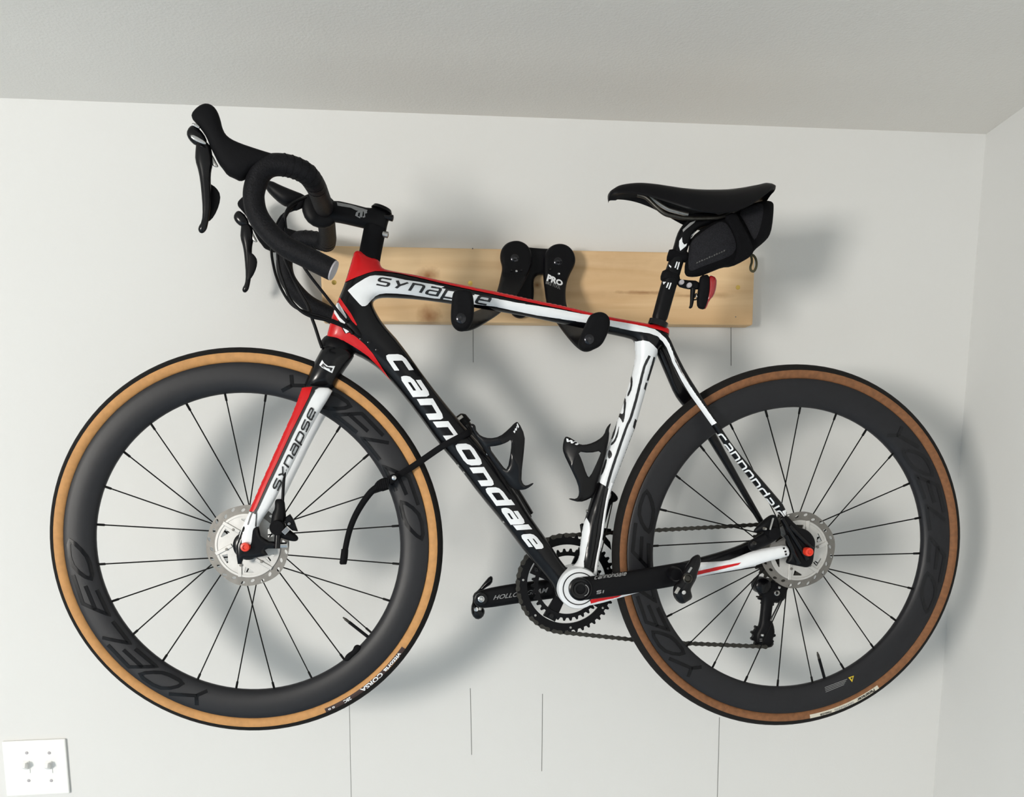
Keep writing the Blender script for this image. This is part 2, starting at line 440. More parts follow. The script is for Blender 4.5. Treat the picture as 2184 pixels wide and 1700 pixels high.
# ================================================================== the room
ZC = 2.5015
def wall_material(name, col, bump):
    m = bpy.data.materials.new(name); m.use_nodes = True; nt = m.node_tree; b = nt.nodes['Principled BSDF']
    b.inputs['Roughness'].default_value = 0.75; b.inputs['Specular IOR Level'].default_value = 0.25
    tc = nt.nodes.new('ShaderNodeTexCoord')
    n = nt.nodes.new('ShaderNodeTexNoise'); n.inputs['Scale'].default_value = 2.5; n.inputs['Detail'].default_value = 5
    r = nt.nodes.new('ShaderNodeValToRGB')
    r.color_ramp.elements[0].color = tuple(c * 0.975 for c in col) + (1,); r.color_ramp.elements[1].color = tuple(c * 1.02 for c in col) + (1,)
    n2 = nt.nodes.new('ShaderNodeTexNoise'); n2.inputs['Scale'].default_value = 220; n2.inputs['Detail'].default_value = 4
    bp = nt.nodes.new('ShaderNodeBump'); bp.inputs['Strength'].default_value = bump; bp.inputs['Distance'].default_value = 0.002
    L = nt.links.new
    L(tc.outputs['Object'], n.inputs['Vector']); L(n.outputs['Fac'], r.inputs['Fac']); L(r.outputs['Color'], b.inputs['Base Color'])
    L(tc.outputs['Object'], n2.inputs['Vector']); L(n2.outputs['Fac'], bp.inputs['Height']); L(bp.outputs['Normal'], b.inputs['Normal'])
    MATS[name] = m; return m
wall_material('wall_paint', (0.715, 0.715, 0.70), 0.10)
wall_material('ceiling_paint', (0.86, 0.825, 0.775), 0.35)
wall_material('floor_board', (0.36, 0.46, 0.56), 0.1)
ct = W(0)([(2103, 288)])[0]; cb = W(0)([(1990, 1700)])[0]
def corner_x(z): return ct[0] + (cb[0] - ct[0]) * (z - ct[2]) / (cb[2] - ct[2])
r_ = rays([(2184, 228)])[0]; ce = CAM + r_ * (ZC - CAM[2]) / r_[2]
cdir = np.array([ce[0] - corner_x(ZC), ce[1], 0]); cdir /= -cdir[1]       # along the side wall, per metre out of the wall
def slab(name, pts, off, m):
    pts = [np.asarray(p, float) for p in pts]; vs = pts + [p + np.asarray(off, float) for p in pts]
    fs = [(0, 1, 2, 3), (7, 6, 5, 4)] + [(i, (i + 1) % 4, 4 + (i + 1) % 4, 4 + i) for i in range(4)]
    return mesh(name, vs, fs, m, None, smooth=False)
YR = 6.4
wb = slab('wall_back', [(-5.2, 0, 0), (corner_x(0), 0, 0), (corner_x(ZC), 0, ZC), (-5.2, 0, ZC)], (0, 0.1, 0), 'wall_paint')
tag(wb, 'pale off-white painted wall behind the hanging bicycle', kind='structure')
tag(slab('ceiling', [(-5.2, 0.1, ZC), (3.2, 0.1, ZC), (3.2, -YR, ZC), (-5.2, -YR, ZC)], (0, 0, 0.1), 'ceiling_paint'), 'plain grey-white ceiling', kind='structure')
tag(slab('floor', [(-5.2, 0.1, 0), (3.2, 0.1, 0), (3.2, -YR, 0), (-5.2, -YR, 0)], (0, 0, -0.1), 'floor_board'), 'pale floor of the room', kind='structure')
rw = slab('wall_right', [(corner_x(0), 0, 0), (corner_x(ZC), 0, ZC), np.array([corner_x(ZC), 0, ZC]) + cdir * YR, np.array([corner_x(0), 0, 0]) + cdir * YR], (0.1, 0, 0), 'wall_paint')
tag(rw, 'pale side wall meeting the bicycle wall in the corner', kind='structure')
# hairline marks along the studs
for x0, y0, x1, y1, wd in [(1009, 694, 1009.5, 773, 1.1), (1003, 1468, 1006, 1610, 1.2), (1157, 1480, 1155.5, 1645, 1.2), (1534.5, 1530, 1530, 1700, 1.2),
                           (745, 1500, 749, 1705, 0.9), (1559, 694, 1559.5, 780, 1.3)]:
    q = W(-0.0004)([(x0 - wd / 2, y0), (x0 + wd / 2, y0), (x1 + wd / 2, y1), (x1 - wd / 2, y1)])
    mesh('hairline_crack', q, [(0, 1, 2, 3)], 'pencil', wb, smooth=False)

# ------------------------------------------------------------------ light switch
sw = W(0)([(8, 1577), (142, 1574), (150, 1694), (14, 1697)]); sc_ = sw.mean(0)
swt = thing('light_switch', 'white double toggle light switch plate low on the wall', 'light switch', (sc_[0], -0.004, sc_[2]))
box('cover_plate', (sc_[0], -0.003, sc_[2]), (1, 0, 0), (0, 0, 1), (0, -1, 0), 0.1245, 0.1185, 0.006, 'switch_white', swt, 0.0022)
for px in (57, 105):
    q = W(-0.006)([(px, 1636)])[0]
    box('toggle_frame', q + np.array([0, 0.0, 0]), (1, 0, 0), (0, 0, 1), (0, -1, 0), 0.0125, 0.0265, 0.0030, 'switch_white', swt, 0.0006)
    a = math.radians(28); nn = np.array([0, -math.cos(a), math.sin(a)]); vv = np.array([0, math.sin(a), math.cos(a)])
    box('toggle', q + np.array([0, -0.007, 0.004]), (1, 0, 0), vv, nn, 0.0078, 0.0105, 0.021, 'switch_white', swt, 0.001)
    for py in (1606, 1665):
        s_ = W(-0.006)([(px + (py - 1606) * 0.075, py)])[0]
        lathe('screw', s_, (0, -1, 0), [(0.0, 0.0), (0.0033, 0), (0.0030, 0.0009), (0.0, 0.0012)], 'end_cap_grey', swt, 12)

# ------------------------------------------------------------------ pine board
def wood():
    m = bpy.data.materials.new('pine'); m.use_nodes = True; nt = m.node_tree; b = nt.nodes['Principled BSDF']; L = nt.links.new
    b.inputs['Roughness'].default_value = 0.62; b.inputs['Specular IOR Level'].default_value = 0.3
    tc = nt.nodes.new('ShaderNodeTexCoord')
    mp = nt.nodes.new('ShaderNodeMapping'); mp.inputs['Scale'].default_value = (2.2, 8, 26); L(tc.outputs['Object'], mp.inputs['Vector'])
    n = nt.nodes.new('ShaderNodeTexNoise'); n.inputs['Scale'].default_value = 1.0; n.inputs['Detail'].default_value = 6; n.inputs['Distortion'].default_value = 0.6
    L(mp.outputs['Vector'], n.inputs['Vector'])
    r = nt.nodes.new('ShaderNodeValToRGB'); r.color_ramp.elements[0].position = 0.33; r.color_ramp.elements[1].position = 0.68
    r.color_ramp.elements[0].color = (0.66, 0.43, 0.225, 1); r.color_ramp.elements[1].color = (0.82, 0.59, 0.345, 1)
    L(n.outputs['Fac'], r.inputs['Fac']); cur = r.outputs['Color']
    kn = W(-0.038)
    for (px, py, rx, rz, s) in [(912, 588, .020, .013, .95), (915, 674, .020, .017, .9), (1146, 608, .007, .006, .95), (1375, 624, .055, .0035, .8), (1467, 631, .03, .003, .6),
                                (1532, 630, .03, .005, .45), (700, 640, .012, .008, .5), (1300, 560, .12, .02, .22), (1250, 628, .09, .008, .28)]:
        k = kn([(px, py)])[0]
        sub = nt.nodes.new('ShaderNodeVectorMath'); sub.operation = 'SUBTRACT'; sub.inputs[1].default_value = tuple(k); L(tc.outputs['Object'], sub.inputs[0])
        ml = nt.nodes.new('ShaderNodeVectorMath'); ml.operation = 'MULTIPLY'; ml.inputs[1].default_value = (1 / rx, 2, 1 / rz); L(sub.outputs[0], ml.inputs[0])
        nz = nt.nodes.new('ShaderNodeTexNoise'); nz.inputs['Scale'].default_value = 70; L(tc.outputs['Object'], nz.inputs['Vector'])
        ln = nt.nodes.new('ShaderNodeVectorMath'); ln.operation = 'LENGTH'; L(ml.outputs[0], ln.inputs[0])
        ad = nt.nodes.new('ShaderNodeMath'); ad.operation = 'MULTIPLY_ADD'; ad.inputs[1].default_value = 0.9; L(nz.outputs['Fac'], ad.inputs[0]); L(ln.outputs['Value'], ad.inputs[2])
        mr = nt.nodes.new('ShaderNodeMapRange'); mr.inputs['From Min'].default_value = 0.5; mr.inputs['From Max'].default_value = 1.9
        mr.inputs['To Min'].default_value = s; mr.inputs['To Max'].default_value = 0; L(ad.outputs[0], mr.inputs['Value'])
        mx = nt.nodes.new('ShaderNodeMix'); mx.data_type = 'RGBA'; L(mr.outputs['Result'], mx.inputs['Factor'])
        L(cur, mx.inputs['A']); mx.inputs['B'].default_value = (0.30, 0.13, 0.045, 1); cur = mx.outputs['Result']
    L(cur, b.inputs['Base Color'])
    bp = nt.nodes.new('ShaderNodeBump'); bp.inputs['Strength'].default_value = 0.12; bp.inputs['Distance'].default_value = 0.002
    L(n.outputs['Fac'], bp.inputs['Height']); L(bp.outputs['Normal'], b.inputs['Normal'])
    MATS['pine'] = m
wood()
bc = W(-0.038)([(681, 523), (1611, 541), (1606, 693), (689, 686)])
bx0, bx1 = (bc[0][0] + bc[3][0]) / 2, (bc[1][0] + bc[2][0]) / 2; bz1, bz0 = (bc[0][2] + bc[1][2]) / 2, (bc[2][2] + bc[3][2]) / 2
bo = thing('mounting_board', 'light pine board screwed flat to the wall behind the bicycle', 'board', ((bx0 + bx1) / 2, -0.019, bz0))
box('plank', ((bx0 + bx1) / 2, -0.019, (bz0 + bz1) / 2), (1, 0, 0), (0, 0, 1), (0, -1, 0), bx1 - bx0, bz1 - bz0, 0.038, 'pine', bo, 0.004)
BF = -0.0385
for px, py in [(712.5, 602.5), (1003, 604), (1574, 613), (713, 560), (1008, 530), (1569, 690 - 14)]:
    big = py > 590 and py < 640
    q = W(-0.038)([(px, py)])[0]
    lathe('screw', q, (0, -1, 0), [(0, -.001), (0.0048 if big else 0.0012, -.001), (0.0046 if big else 0.0012, 0.0004), (0.002 if big else 0.0006, 0.0002), (0, 0.0001)],
          'brass' if big else 'pencil', bo, 14)

# ------------------------------------------------------------------ bicycle hanger
hc = W(BF)([(1147, 600)])[0]
hg = thing('bike_hanger', 'black two-armed bicycle wall hook bolted to the pine board', 'bike hook', tuple(hc))
pl = Z('Z4', [(640, 190), (760, 160), (930, 178), (1050, 180), (1180, 200), (1180, 360), (960, 420), (900, 420), (860, 470), (870, 600), (850, 720), (800, 810), (740, 832), (670, 805), (640, 740), (660, 600), (640, 400)])
solid('back_plate', pl, W(BF - 0.008), 'satin_black', hg, g=8, plate=0.008, edge=3, smooth_poly=2, key='hplate')
yl = lerpf([515, 590, 640, 668, 690, 712], [-.062, -.075, -.14, -.235, -.30, -.345])
yr = lerpf([515, 600, 660, 695, 720, 755], [-.062, -.075, -.13, -.225, -.285, -.345])
la = Z('Z4', [(550, 270), (560, 190), (600, 135), (660, 108), (730, 105), (800, 140), (840, 200), (850, 280), (840, 360), (800, 450), (740, 560), (690, 640), (640, 700), (540, 790), (430, 860), (330, 920), (250, 945), (180, 945),
              (130, 900), (170, 830), (300, 770), (420, 720), (500, 640), (535, 540), (560, 430), (575, 350)])
ra = Z('Z4', [(955, 330), (960, 250), (985, 190), (1040, 145), (1110, 130), (1180, 150), (1230, 200), (1255, 270), (1245, 340), (1200, 420), (1170, 500), (1158, 600), (1170, 720), (1220, 830), (1300, 900), (1400, 950), (1480, 1000),
              (1470, 1080), (1400, 1135), (1330, 1140), (1260, 1090), (1180, 1000), (1090, 880), (1020, 770), (985, 680), (972, 580), (955, 450)])
solid('hook_arm', la, W(lambda x, y: yl(y)), 'satin_black', hg, g=6, plate=0.011, edge=4, smooth_poly=2, key='armL')
solid('hook_arm', ra, W(lambda x, y: yr(y)), 'satin_black', hg, g=6, plate=0.011, edge=4, smooth_poly=2, key='armR')
lt = Z('Z4', [(110, 600), (130, 570), (190, 555), (260, 560), (300, 600), (312, 720), (308, 810), (290, 880), (255, 935), (200, 950), (150, 940), (105, 890), (92, 830), (98, 700)])
rt = Z('Z4', [(1385, 800), (1430, 775), (1490, 765), (1545, 790), (1575, 840), (1570, 920), (1530, 1020), (1490, 1085), (1420, 1120), (1350, 1140), (1290, 1110), (1280, 1050), (1310, 970), (1350, 880)])
solid('hook_pad', lt, W(-.357), 'matte_black', hg, g=6, plate=0.013, edge=7, smooth_poly=2, key='tipL')
solid('hook_pad', rt, W(-.357), 'matte_black', hg, g=6, plate=0.013, edge=7, smooth_poly=2, key='tipR')
def bolt(name, px, py, Y, r, parent, m='bolt_black'):
    q = W(Y)([(px, py)])[0]
    return lathe(name, q, (0, -1, 0), [(r, -0.003), (r, 0.0006), (r * .85, .0016), (r * .45, .0022), (r * .42, .0006), (0, .0004)], m, parent, 18)
for (u, v), Y, r in [((690, 268), -.0795, .0085), ((1092, 298), -.0795, .0085), ((188, 826), -.3705, .0085), ((1382, 1020), -.3705, .0085)]:
    q = Z('Z4', [(u, v)])[0]; bolt('bolt', q[0], q[1], Y, r, hg)
for u, v in [(660, 380), (705, 388), (750, 380), (1020, 370), (1100, 412)]:
    q = Z('Z4', [(u, v)])[0]; bolt('pin', q[0], q[1], -.0842, .0028, hg, 'chrome' if u in (705, 1100) else 'gloss_black')
tr = bvh('armR'); sf = W(-.075)
printed('lettering', 'PRO', Z('Z4', [(985, 478), (1130, 530), (1142, 482), (1000, 412)]), tr, sf, 'white_print', hg, bold=0.05)
printed('lettering', 'BIKE TOOL', Z('Z4', [(978, 505), (1112, 558), (1116, 530), (984, 478)]), tr, sf, 'grey_print', hg, bold=0.0)

# ================================================================== the bicycle
bike = thing('bicycle', 'black, white and red road bicycle with deep dark rims hanging on the wall', 'bicycle', (0.21, -0.285, 1.315))
bike_base = Vector(bike.location)

# ------------------------------------------------------------------ wheels
def wheel(name, C, yaw, tan, tan_r, sp0, rot_px, axle_px, valve, decals):
    a = math.radians(yaw); u = BU * 1.0; ang = math.atan2(BU[1], BU[0]) * 0 + a
    u = np.array([math.cos(ang), math.sin(ang), 0]); n = np.array([u[1], -u[0], 0]); v = UP
    half = [(.2625, 0), (.2630, .0040), (.2660, .0075), (.2730, .0108), (.2830, .0132), (.2940, .0140), (.3040, .0136), (.3110, .0128), (.3130, .0118), (.3130, .0)]
    prof = half + [(r, -h) for r, h in half[::-1][1:-1]]
    rim = lathe(name, C, n, prof, 'carbon_rim', bike, 120, key=name, closed=True)
    c0, rr = .3245, .0146
    ph = math.acos((tan_r - c0) / rr)
    arc = lambda p0, p1, k, rad: [(c0 + rad * math.cos(t), rad * math.sin(t)) for t in np.linspace(p0, p1, k)]
    tread = arc(-ph, ph, 15, rr)
    lathe('tyre', C, n, tread + [(c0 + rr * .5 * math.cos(t), rr * .5 * math.sin(t)) for t in (ph, -ph)], 'tread_black', rim, 120, closed=True, key=name + 'tread')
    sd = arc(ph, 2.55, 8, rr * .985)
    for s in (1, -1):
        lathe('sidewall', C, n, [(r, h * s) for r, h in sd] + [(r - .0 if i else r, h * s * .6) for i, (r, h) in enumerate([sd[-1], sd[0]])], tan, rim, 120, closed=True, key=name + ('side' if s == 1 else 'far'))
    # spokes
    hub = lathe('hub', C, n, [(.0, -.05), (.010, -.05), (.011, -.036), (.0215, -.034), (.0215, -.030), (.011, -.026), (.0115, 0), (.011, .02), (.0215, .022), (.0215, .026), (.013, .028), (.012, .045), (0, .045)], 'satin_black', rim, 24)
    me = None
    for k in range(24):
        t = math.radians(sp0 + 15 * k); side = 1 if k % 2 == 0 else -1; tw = math.radians(58) * (1 if (k // 2) % 2 == 0 else -1)
        A = C + (u * math.cos(t + tw) + v * math.sin(t + tw)) * .0195 + n * (.024 if side > 0 else -.032)
        B = C + (u * math.cos(t) + v * math.sin(t)) * .2665 + n * .002 * side
        if me is None:
            o = lathe('spoke', (0, 0, 0), (0, 0, 1), [(.00115, 0), (.00115, .935), (.0021, .94), (.0021, 1.0)], 'spoke_black', rim, 6); me = o.data
        else: o = finish(bpy.data.objects.new('spoke', me), rim)
        d = Vector(B - A); o.matrix_basis = Matrix.Translation(Vector(A)) @ d.to_track_quat('Z', 'Y').to_matrix().to_4x4() @ Matrix.Diagonal((1, 1, d.length, 1))
    # disc rotor
    off = .034; rc = rot_px
    holes = []
    for i in range(24):
        t = 2 * math.pi * i / 24 + .08; rad = .0655 if i % 2 else .0615
        holes.append(circ(.0024, 10, (rad * math.cos(t), rad * math.sin(t)), ry=.0042, rot=t + .5))
    edge = []
    for i in range(96):
        t = 2 * math.pi * i / 96; edge.append(((.0702 + .0009 * math.sin(6 * t)) * math.cos(t), (.0702 + .0009 * math.sin(6 * t)) * math.sin(t)))
    rot = cut('brake_rotor', [np.array(edge), circ(.0535, 60)] + holes, rc, u, v, n, .0018, 'rotor_steel', rim)
    tri = [];
    for i in range(6):
        t0 = 2 * math.pi * i / 6 + .35
        tri.append(np.array([((r_) * math.cos(t0 + a_), (r_) * math.sin(t0 + a_)) for r_, a_ in ((.047, .0), (.0475, .34), (.0455, .36), (.037, .02))]))
    cut('cooling_fin', [circ(.0552, 72), circ(.0235, 40)] + tri, rc + n * .0003, u, v, n, .0034, 'rotor_alloy', rim)
    cut('rotor_rim', [circ(.0552, 72), circ(.0515, 72)], rc + n * .0026, u, v, n, .0014, 'rotor_alloy', rim)
    for i in range(6):
        t0 = 2 * math.pi * i / 6 + .15
        e = u * math.cos(t0) + v * math.sin(t0); f2 = np.cross(n, e); e2 = e + f2 * .35; e2 /= np.linalg.norm(e2)
        box('rotor_arm', rc + e * .041 + n * .0032, e2, np.cross(n, e2), n, .032, .0065, .0022, 'rotor_alloy', rim, .0008)
        lathe('rivet', rc + (e * .036) + n * .004, n, [(.0026, 0), (.0024, .0012), (0, .0013)], 'rotor_steel', rim, 12)
    lathe('lock_ring', rc + n * .002, n, [(.0245, -.004), (.0245, .003), (.021, .005), (.014, .006), (0, .006)], 'gloss_black', rim, 30)
    lathe('axle_end', axle_px, n, [(.0, -.012), (.0072, -.012), (.0080, 0), (.0072, .004), (.004, .0046), (.0034, .002), (0, .002)], 'axle_red', rim, 20)
    # valve
    t = math.radians(valve[0]); e = u * math.cos(t) + v * math.sin(t); b0, b1 = C + e * .264, C + e * valve[1]; L = b0 - b1
    tube('valve_stem', [b1 + L * .24, b0], .0030, 'satin_black', rim, 8, 1)
    tube('valve_tip', [b1, b1 + L * .06, b1 + L * .1, b1 + L * .25], [.0012, .0018, .0025, .0026], 'dark_steel', rim, 8, 1)
    return rim, u, n
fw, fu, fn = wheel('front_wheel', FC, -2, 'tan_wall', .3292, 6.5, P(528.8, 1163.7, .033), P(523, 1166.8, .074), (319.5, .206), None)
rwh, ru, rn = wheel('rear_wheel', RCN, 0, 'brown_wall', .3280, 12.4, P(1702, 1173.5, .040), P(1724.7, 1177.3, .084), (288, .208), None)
tag(fw, 'deep black carbon rim with a tan sidewall tyre'); tag(rwh, 'deep black carbon rim with a brown sidewall tyre')
# rim lettering: mirrored along the rim
def rimword(wh, C, u, n, items, th=6.2, m='gloss_letter'):
    tree = bvh(wh.name); vs, fs = [], []
    for ch, t0, t1, r0, r1, sl in items:           # angle span, radii of baseline and top, slant in degrees
        for pl in G[ch]:
            q = []
            for x, y in pl:
                t = math.radians(t0 + (t1 - t0) * x + sl * y); r = r0 + (r1 - r0) * y; q.append((math.cos(t) * r, math.sin(t) * r))
            v, f = ribbon(q, th * .001, .002, 4); b = len(vs)
            for a in v:
                p = C + u * a[0] + UP * a[1] + n * .03
                hit, nr, *_ = tree.ray_cast(Vector(p), Vector(-n)); 
                if hit is None: hit, nr, *_ = tree.find_nearest(Vector(p))
                if nr.dot(Vector(n)) < 0: nr = -nr
                vs.append(hit + nr * .0009)
            fs += [tuple(i + b for i in k) for k in f]
    mesh('lettering', vs, fs, m, wh)
def word(t0, dt, k=1.0, letters='YOELEO', r0=.274, r1=.304):
    out = []; t = t0
    for c in letters: out.append((c, t, t - dt * .86, r0, r1, -dt * .6 * k)); t -= dt * 1.12
    return out
rimword(fw, FC, fu, fn, word(256.5, 11.4)); rimword(fw, FC, fu, fn, word(80.5, 11.4))
rimword(rwh, RCN, ru, rn, word(237, 11.4), m='gloss_letter'); rimword(rwh, RCN, ru, rn, word(55, 11.4), m='faint_letter')
# tyre labels
def tyre_label(wh, C, u, n, t0, t1, r0, r1, key, back, texts, side):
    tree = bvh(key)
    def put(x, y):
        t = math.radians(t0 + (t1 - t0) * x); r = r0 + (r1 - r0) * y; p = C + u * math.cos(t) * r + UP * math.sin(t) * r + n * .05
        hit, nr, *_ = tree.ray_cast(Vector(p), Vector(-n))
        if hit is None: hit, nr, *_ = tree.find_nearest(Vector(p - n * .035))
        return hit + (nr if nr.dot(Vector(n)) > 0 else -nr) * .0004
    nx = 40; vs = [put(i / nx, j / 3) for i in range(nx + 1) for j in range(4)]
    fs = [(i * 4 + j, i * 4 + j + 1, i * 4 + j + 5, i * 4 + j + 4) for i in range(nx) for j in range(3)]
    mesh('tyre_label', vs, fs, back, wh)
    for txt, x0, x1, y0, y1, m in texts:
        v, f = font2d(txt, .03); q = [put(x0 + (x1 - x0) * a, y0 + (y1 - y0) * b) + Vector(n) * .0005 for a, b in v]
        mesh('lettering', q, f, m, wh, smooth=False)
def ang_of(C, u, n, px):
    r = rays([px])[0]; t = ((C + n * .013 - CAM) @ n) / (r @ n); q = CAM + r * t - C; return math.degrees(math.atan2(q[2], q @ u)) % 360, math.hypot(q[2], q @ u)
a0, rA = ang_of(FC, fu, fn, (862, 1382)); a1, rB = ang_of(FC, fu, fn, (694, 1515))
tyre_label(fw, FC, fu, fn, a0, a1, .3215, .3300, 'front_wheelside', 'sticker_dark',
           [('vittoria', .06, .30, .15, .95, 'white_print'), ('CORSA', .33, .60, .05, .98, 'white_print'), ('28C', .72, .80, .2, .9, 'white_print'), ('o o', .90, .97, .3, .7, 'white_print')], 1)
a0, rA = ang_of(RCN, ru, rn, (1873, 1466)); a1, rB = ang_of(RCN, ru, rn, (1727, 1530))
tyre_label(rwh, RCN, ru, rn, a0, a1, .3205, .3290, 'rear_wheelside', 'sticker_cream',
           [('Panaracer', .06, .33, .15, .9, 'black_print'), ('GRAVELKING', .38, .66, .25, .85, 'grey_print'), ('700x28', .70, .86, .3, .75, 'black_print')], 1)
# rear rim warning sticker
tr = bvh('rear_wheel'); sf = S(.014)
decal('warning_triangle', Z('W8', [(1462, 762), (1497, 750), (1486, 790)]), tr, sf, 'sticker_yellow', rwh, g=6)
decal('warning_mark', Z('W8', [(1474, 764), (1489, 759), (1484, 776)]), tr, sf, 'black_print', rwh, g=6, lift=.0009)
for k in range(4):
    a_, b_ = (1318 + k * 2, 822 + k * 9), (1455 - k * 6, 770 + k * 11)
    decal('warning_text', Z('W8', [a_, b_, (b_[0], b_[1] + 3.2), (a_[0], a_[1] + 3.2)]), tr, sf, 'grey_print', rwh, g=6)
# magnet pad beside the front valve
solid('rim_pad', Z('W4', [(822, 978), (832, 935), (860, 905), (902, 880), (915, 840), (945, 826), (975, 840), (985, 865), (950, 905), (900, 945), (870, 985)]), S(.008), 'matte_black', fw, g=4, k=.8, smooth_poly=2)

# ------------------------------------------------------------------ frame
outer = Z('Z2', [(1045, 712), (1120, 725), (1230, 775), (1330, 835)]) + [(811.3, 566), (817, 573.5), (831, 577.5), (850.6, 581.3), (893.5, 588.2), (940, 598.8), (1000, 611), (1054.5, 621.5), (1139.2, 640),
    (1207.9, 654.2), (1260.5, 667), (1299.4, 676), (1375, 689.6), (1412, 695.5), (1427.6, 701.8), (1426.5, 711), (1425.6, 720.9), (1416, 735), (1405, 745), (1400.9, 756), (1380.6, 819), (1354, 914), (1349, 926),
    (1326, 986), (1301.7, 1050), (1291, 1100), (1285.9, 1138.7), (1276, 1192), (1273, 1216), (1281, 1228), (1287, 1250), (1278, 1276), (1260, 1289), (1242, 1294), (1227, 1295), (1207, 1288.7), (1189, 1275), (1180, 1256),
    (1172, 1240), (1124, 1184), (1072, 1114.6), (1023, 1056), (980, 998), (937, 948), (888.5, 879.5), (833.5, 812), (807, 786), (779, 767), (757, 757), (740, 745), (715, 738), (697, 736)] + \
    Z('Z5', [(165, 1060), (245, 770), (300, 640), (360, 490), (420, 290)])
hole = [(809.5, 635.4), (831, 634.7), (893.5, 638.6), (963.6, 648), (1063.6, 664.5), (1120.9, 674), (1191.8, 689.2), (1297, 712), (1345, 722.5), (1353.5, 728), (1354.7, 742), (1356, 764), (1342.3, 821), (1314, 905.8),
        (1282, 997.6), (1266.5, 1047), (1252, 1092), (1243.5, 1121.8), (1237, 1165), (1235.5, 1190), (1228, 1203), (1213, 1211), (1204, 1208), (1165, 1149), (1130.5, 1101), (1097, 1044), (1035, 959), (971, 887), (913, 815), (854.8, 733),
        (816.7, 690.6), (800.5, 663), (794.9, 649), (798, 640)]
def rnd(p): return chaikin(p, 1)
FR = S(0)
frame = solid('frame', [rnd(outer), rnd(hole)], FR, 'gloss_black', bike, g=5.0, cap=.030, k=1.0, rings=(.5, 1.7, 3.6), key='frame')
tree_f = bvh('frame')
# bottom bracket shell
bbc = P(1232, 1253, .020)
sh = lathe('bottom_bracket_shell', bbc, BN, [(.0, -.06), (.0345, -.06), (.0365, -.056), (.038, -.02), (.038, .010), (.0365, .0145), (.033, .0155), (0, .0155)], 'white_paint', frame, 48, key='bb')
lathe('bearing_ring', bbc + BN * .0155, BN, [(.0300, -.001), (.0300, .0006), (.0282, .0006), (.0282, -.001)], 'black_print', frame, 48, closed=True)
tree_fb = bvh('frame', 'bb')
def fd(name, polys, m, lift=.0005, g=5, sm=1, tree=None): return decal(name, polys, tree or tree_f, FR, m, frame, g=2.2, lift=lift + .0004, smooth_poly=sm)
# red head tube and top edge of the top tube
fd('red_paint', Z('V5', [(600, 190), (740, 215), (870, 265), (985, 345), (990, 430), (1010, 462), (1200, 500), (1500, 560), (2184, 712)]) + [(1054.5, 620), (1139.2, 638.5), (1207.9, 652.5), (1260.5, 665.5), (1299.4, 674.5), (1375, 688), (1430, 700), (1428, 713),
    (1412, 706), (1375, 696.5), (1299.4, 683.5), (1260.5, 674), (1207.9, 661.5), (1139.2, 647.5), (1054.5, 629)] +
    Z('V5', [(2184, 755), (1800, 672), (1500, 600), (1200, 535), (1000, 510), (900, 505), (800, 530), (640, 590), (490, 660), (500, 620), (560, 420)]), 'red_paint', sm=0)
fd('red_paint', Z('Z5', [(290, 640), (312, 640), (350, 700), (420, 800), (480, 910), (475, 920), (440, 890), (380, 800), (330, 740), (296, 690), (270, 700)]), 'red_paint', sm=0)
fd('red_paint', Z('Z5', [(262, 770), (290, 860), (320, 930), (360, 1000), (410, 990), (480, 1040), (560, 1110), (640, 1200), (720, 1320), (830, 1480), (790, 1440), (700, 1330), (600, 1230), (500, 1160), (420, 1110), (340, 1065), (260, 1043), (150, 1065), (190, 930), (240, 770)]), 'red_paint', sm=0)
fd('white_paint', Z('Z5', [(286, 680), (300, 690), (330, 745), (378, 835), (370, 862), (340, 840), (300, 780), (268, 730)]), 'white_paint', sm=0)
fd('white_paint', Z('Z5', [(250, 760), (268, 772), (310, 840), (362, 890), (352, 915), (330, 905), (290, 855), (258, 800)]), 'white_paint', lift=.0007, sm=0)
fd('white_paint', Z('Z5', [(330, 932), (365, 945), (408, 975), (370, 998)]), 'white_paint', lift=.0009, sm=0)
# white top tube flash running on to the rear
fd('white_paint', Z('V5', [(530, 775), (545, 755), (640, 680), (760, 605), (830, 572), (900, 562), (1000, 570), (1140, 590), (1300, 625), (1500, 655), (1700, 690), (1850, 720)]) +
    Z('Z4', [(0, 545), (120, 570), (300, 600), (500, 640), (700, 680), (900, 712), (1100, 745), (1300, 785), (1400, 800), (1600, 850), (1750, 875), (1900, 905)]) + Z('V8', [(320, 245), (400, 300), (455, 350), (500, 400), (470, 430), (420, 370), (350, 325), (250, 290)]) +
    Z('Z4', [(1750, 935), (1570, 895), (1350, 865), (1100, 825), (900, 795), (700, 755), (500, 712), (300, 690), (100, 655), (0, 640)]) +
    Z('V5', [(1700, 870), (1400, 825), (1200, 805), (1050, 800), (960, 812), (900, 840), (840, 900), (790, 965), (760, 985), (720, 985), (690, 960), (600, 860)]), 'white_paint', sm=0)
# seat tube: white with black lines
fd('white_paint', [(1354.5, 727)] + Z('V8', [(100, 385), (190, 375), (250, 390), (300, 430), (345, 480), (350, 520), (345, 545)]) + [(1401, 756), (1381, 819), (1354.5, 914), (1349.6, 926), (1327, 986), (1306, 1042),
    (1297, 1042), (1290, 1036), (1280, 1030), (1276, 1015)] + [(1281, 997), (1313.5, 905.8), (1341.8, 821), (1355.5, 764)], 'white_paint', sm=0)
fd('white_paint', [(1241, 1128)] + Z('Z7', [(1070, 230), (1100, 180), (1125, 230), (1125, 300), (1100, 420), (1075, 560), (1075, 612)]) + [(1243, 1213), (1226, 1215), (1214, 1214), (1227, 1204), (1235, 1190), (1236, 1165)], 'white_paint', sm=0)
def line_decal(name, pts, th, m, tree=None, par=None, surf=None, lift=.0016):
    vs, fs = [], []
    v, f = ribbon(spline(np.array(pts), 4), th, 4, 2); return mesh(name, lay(v, tree or tree_f, surf or FR, lift), f, m, par or frame)
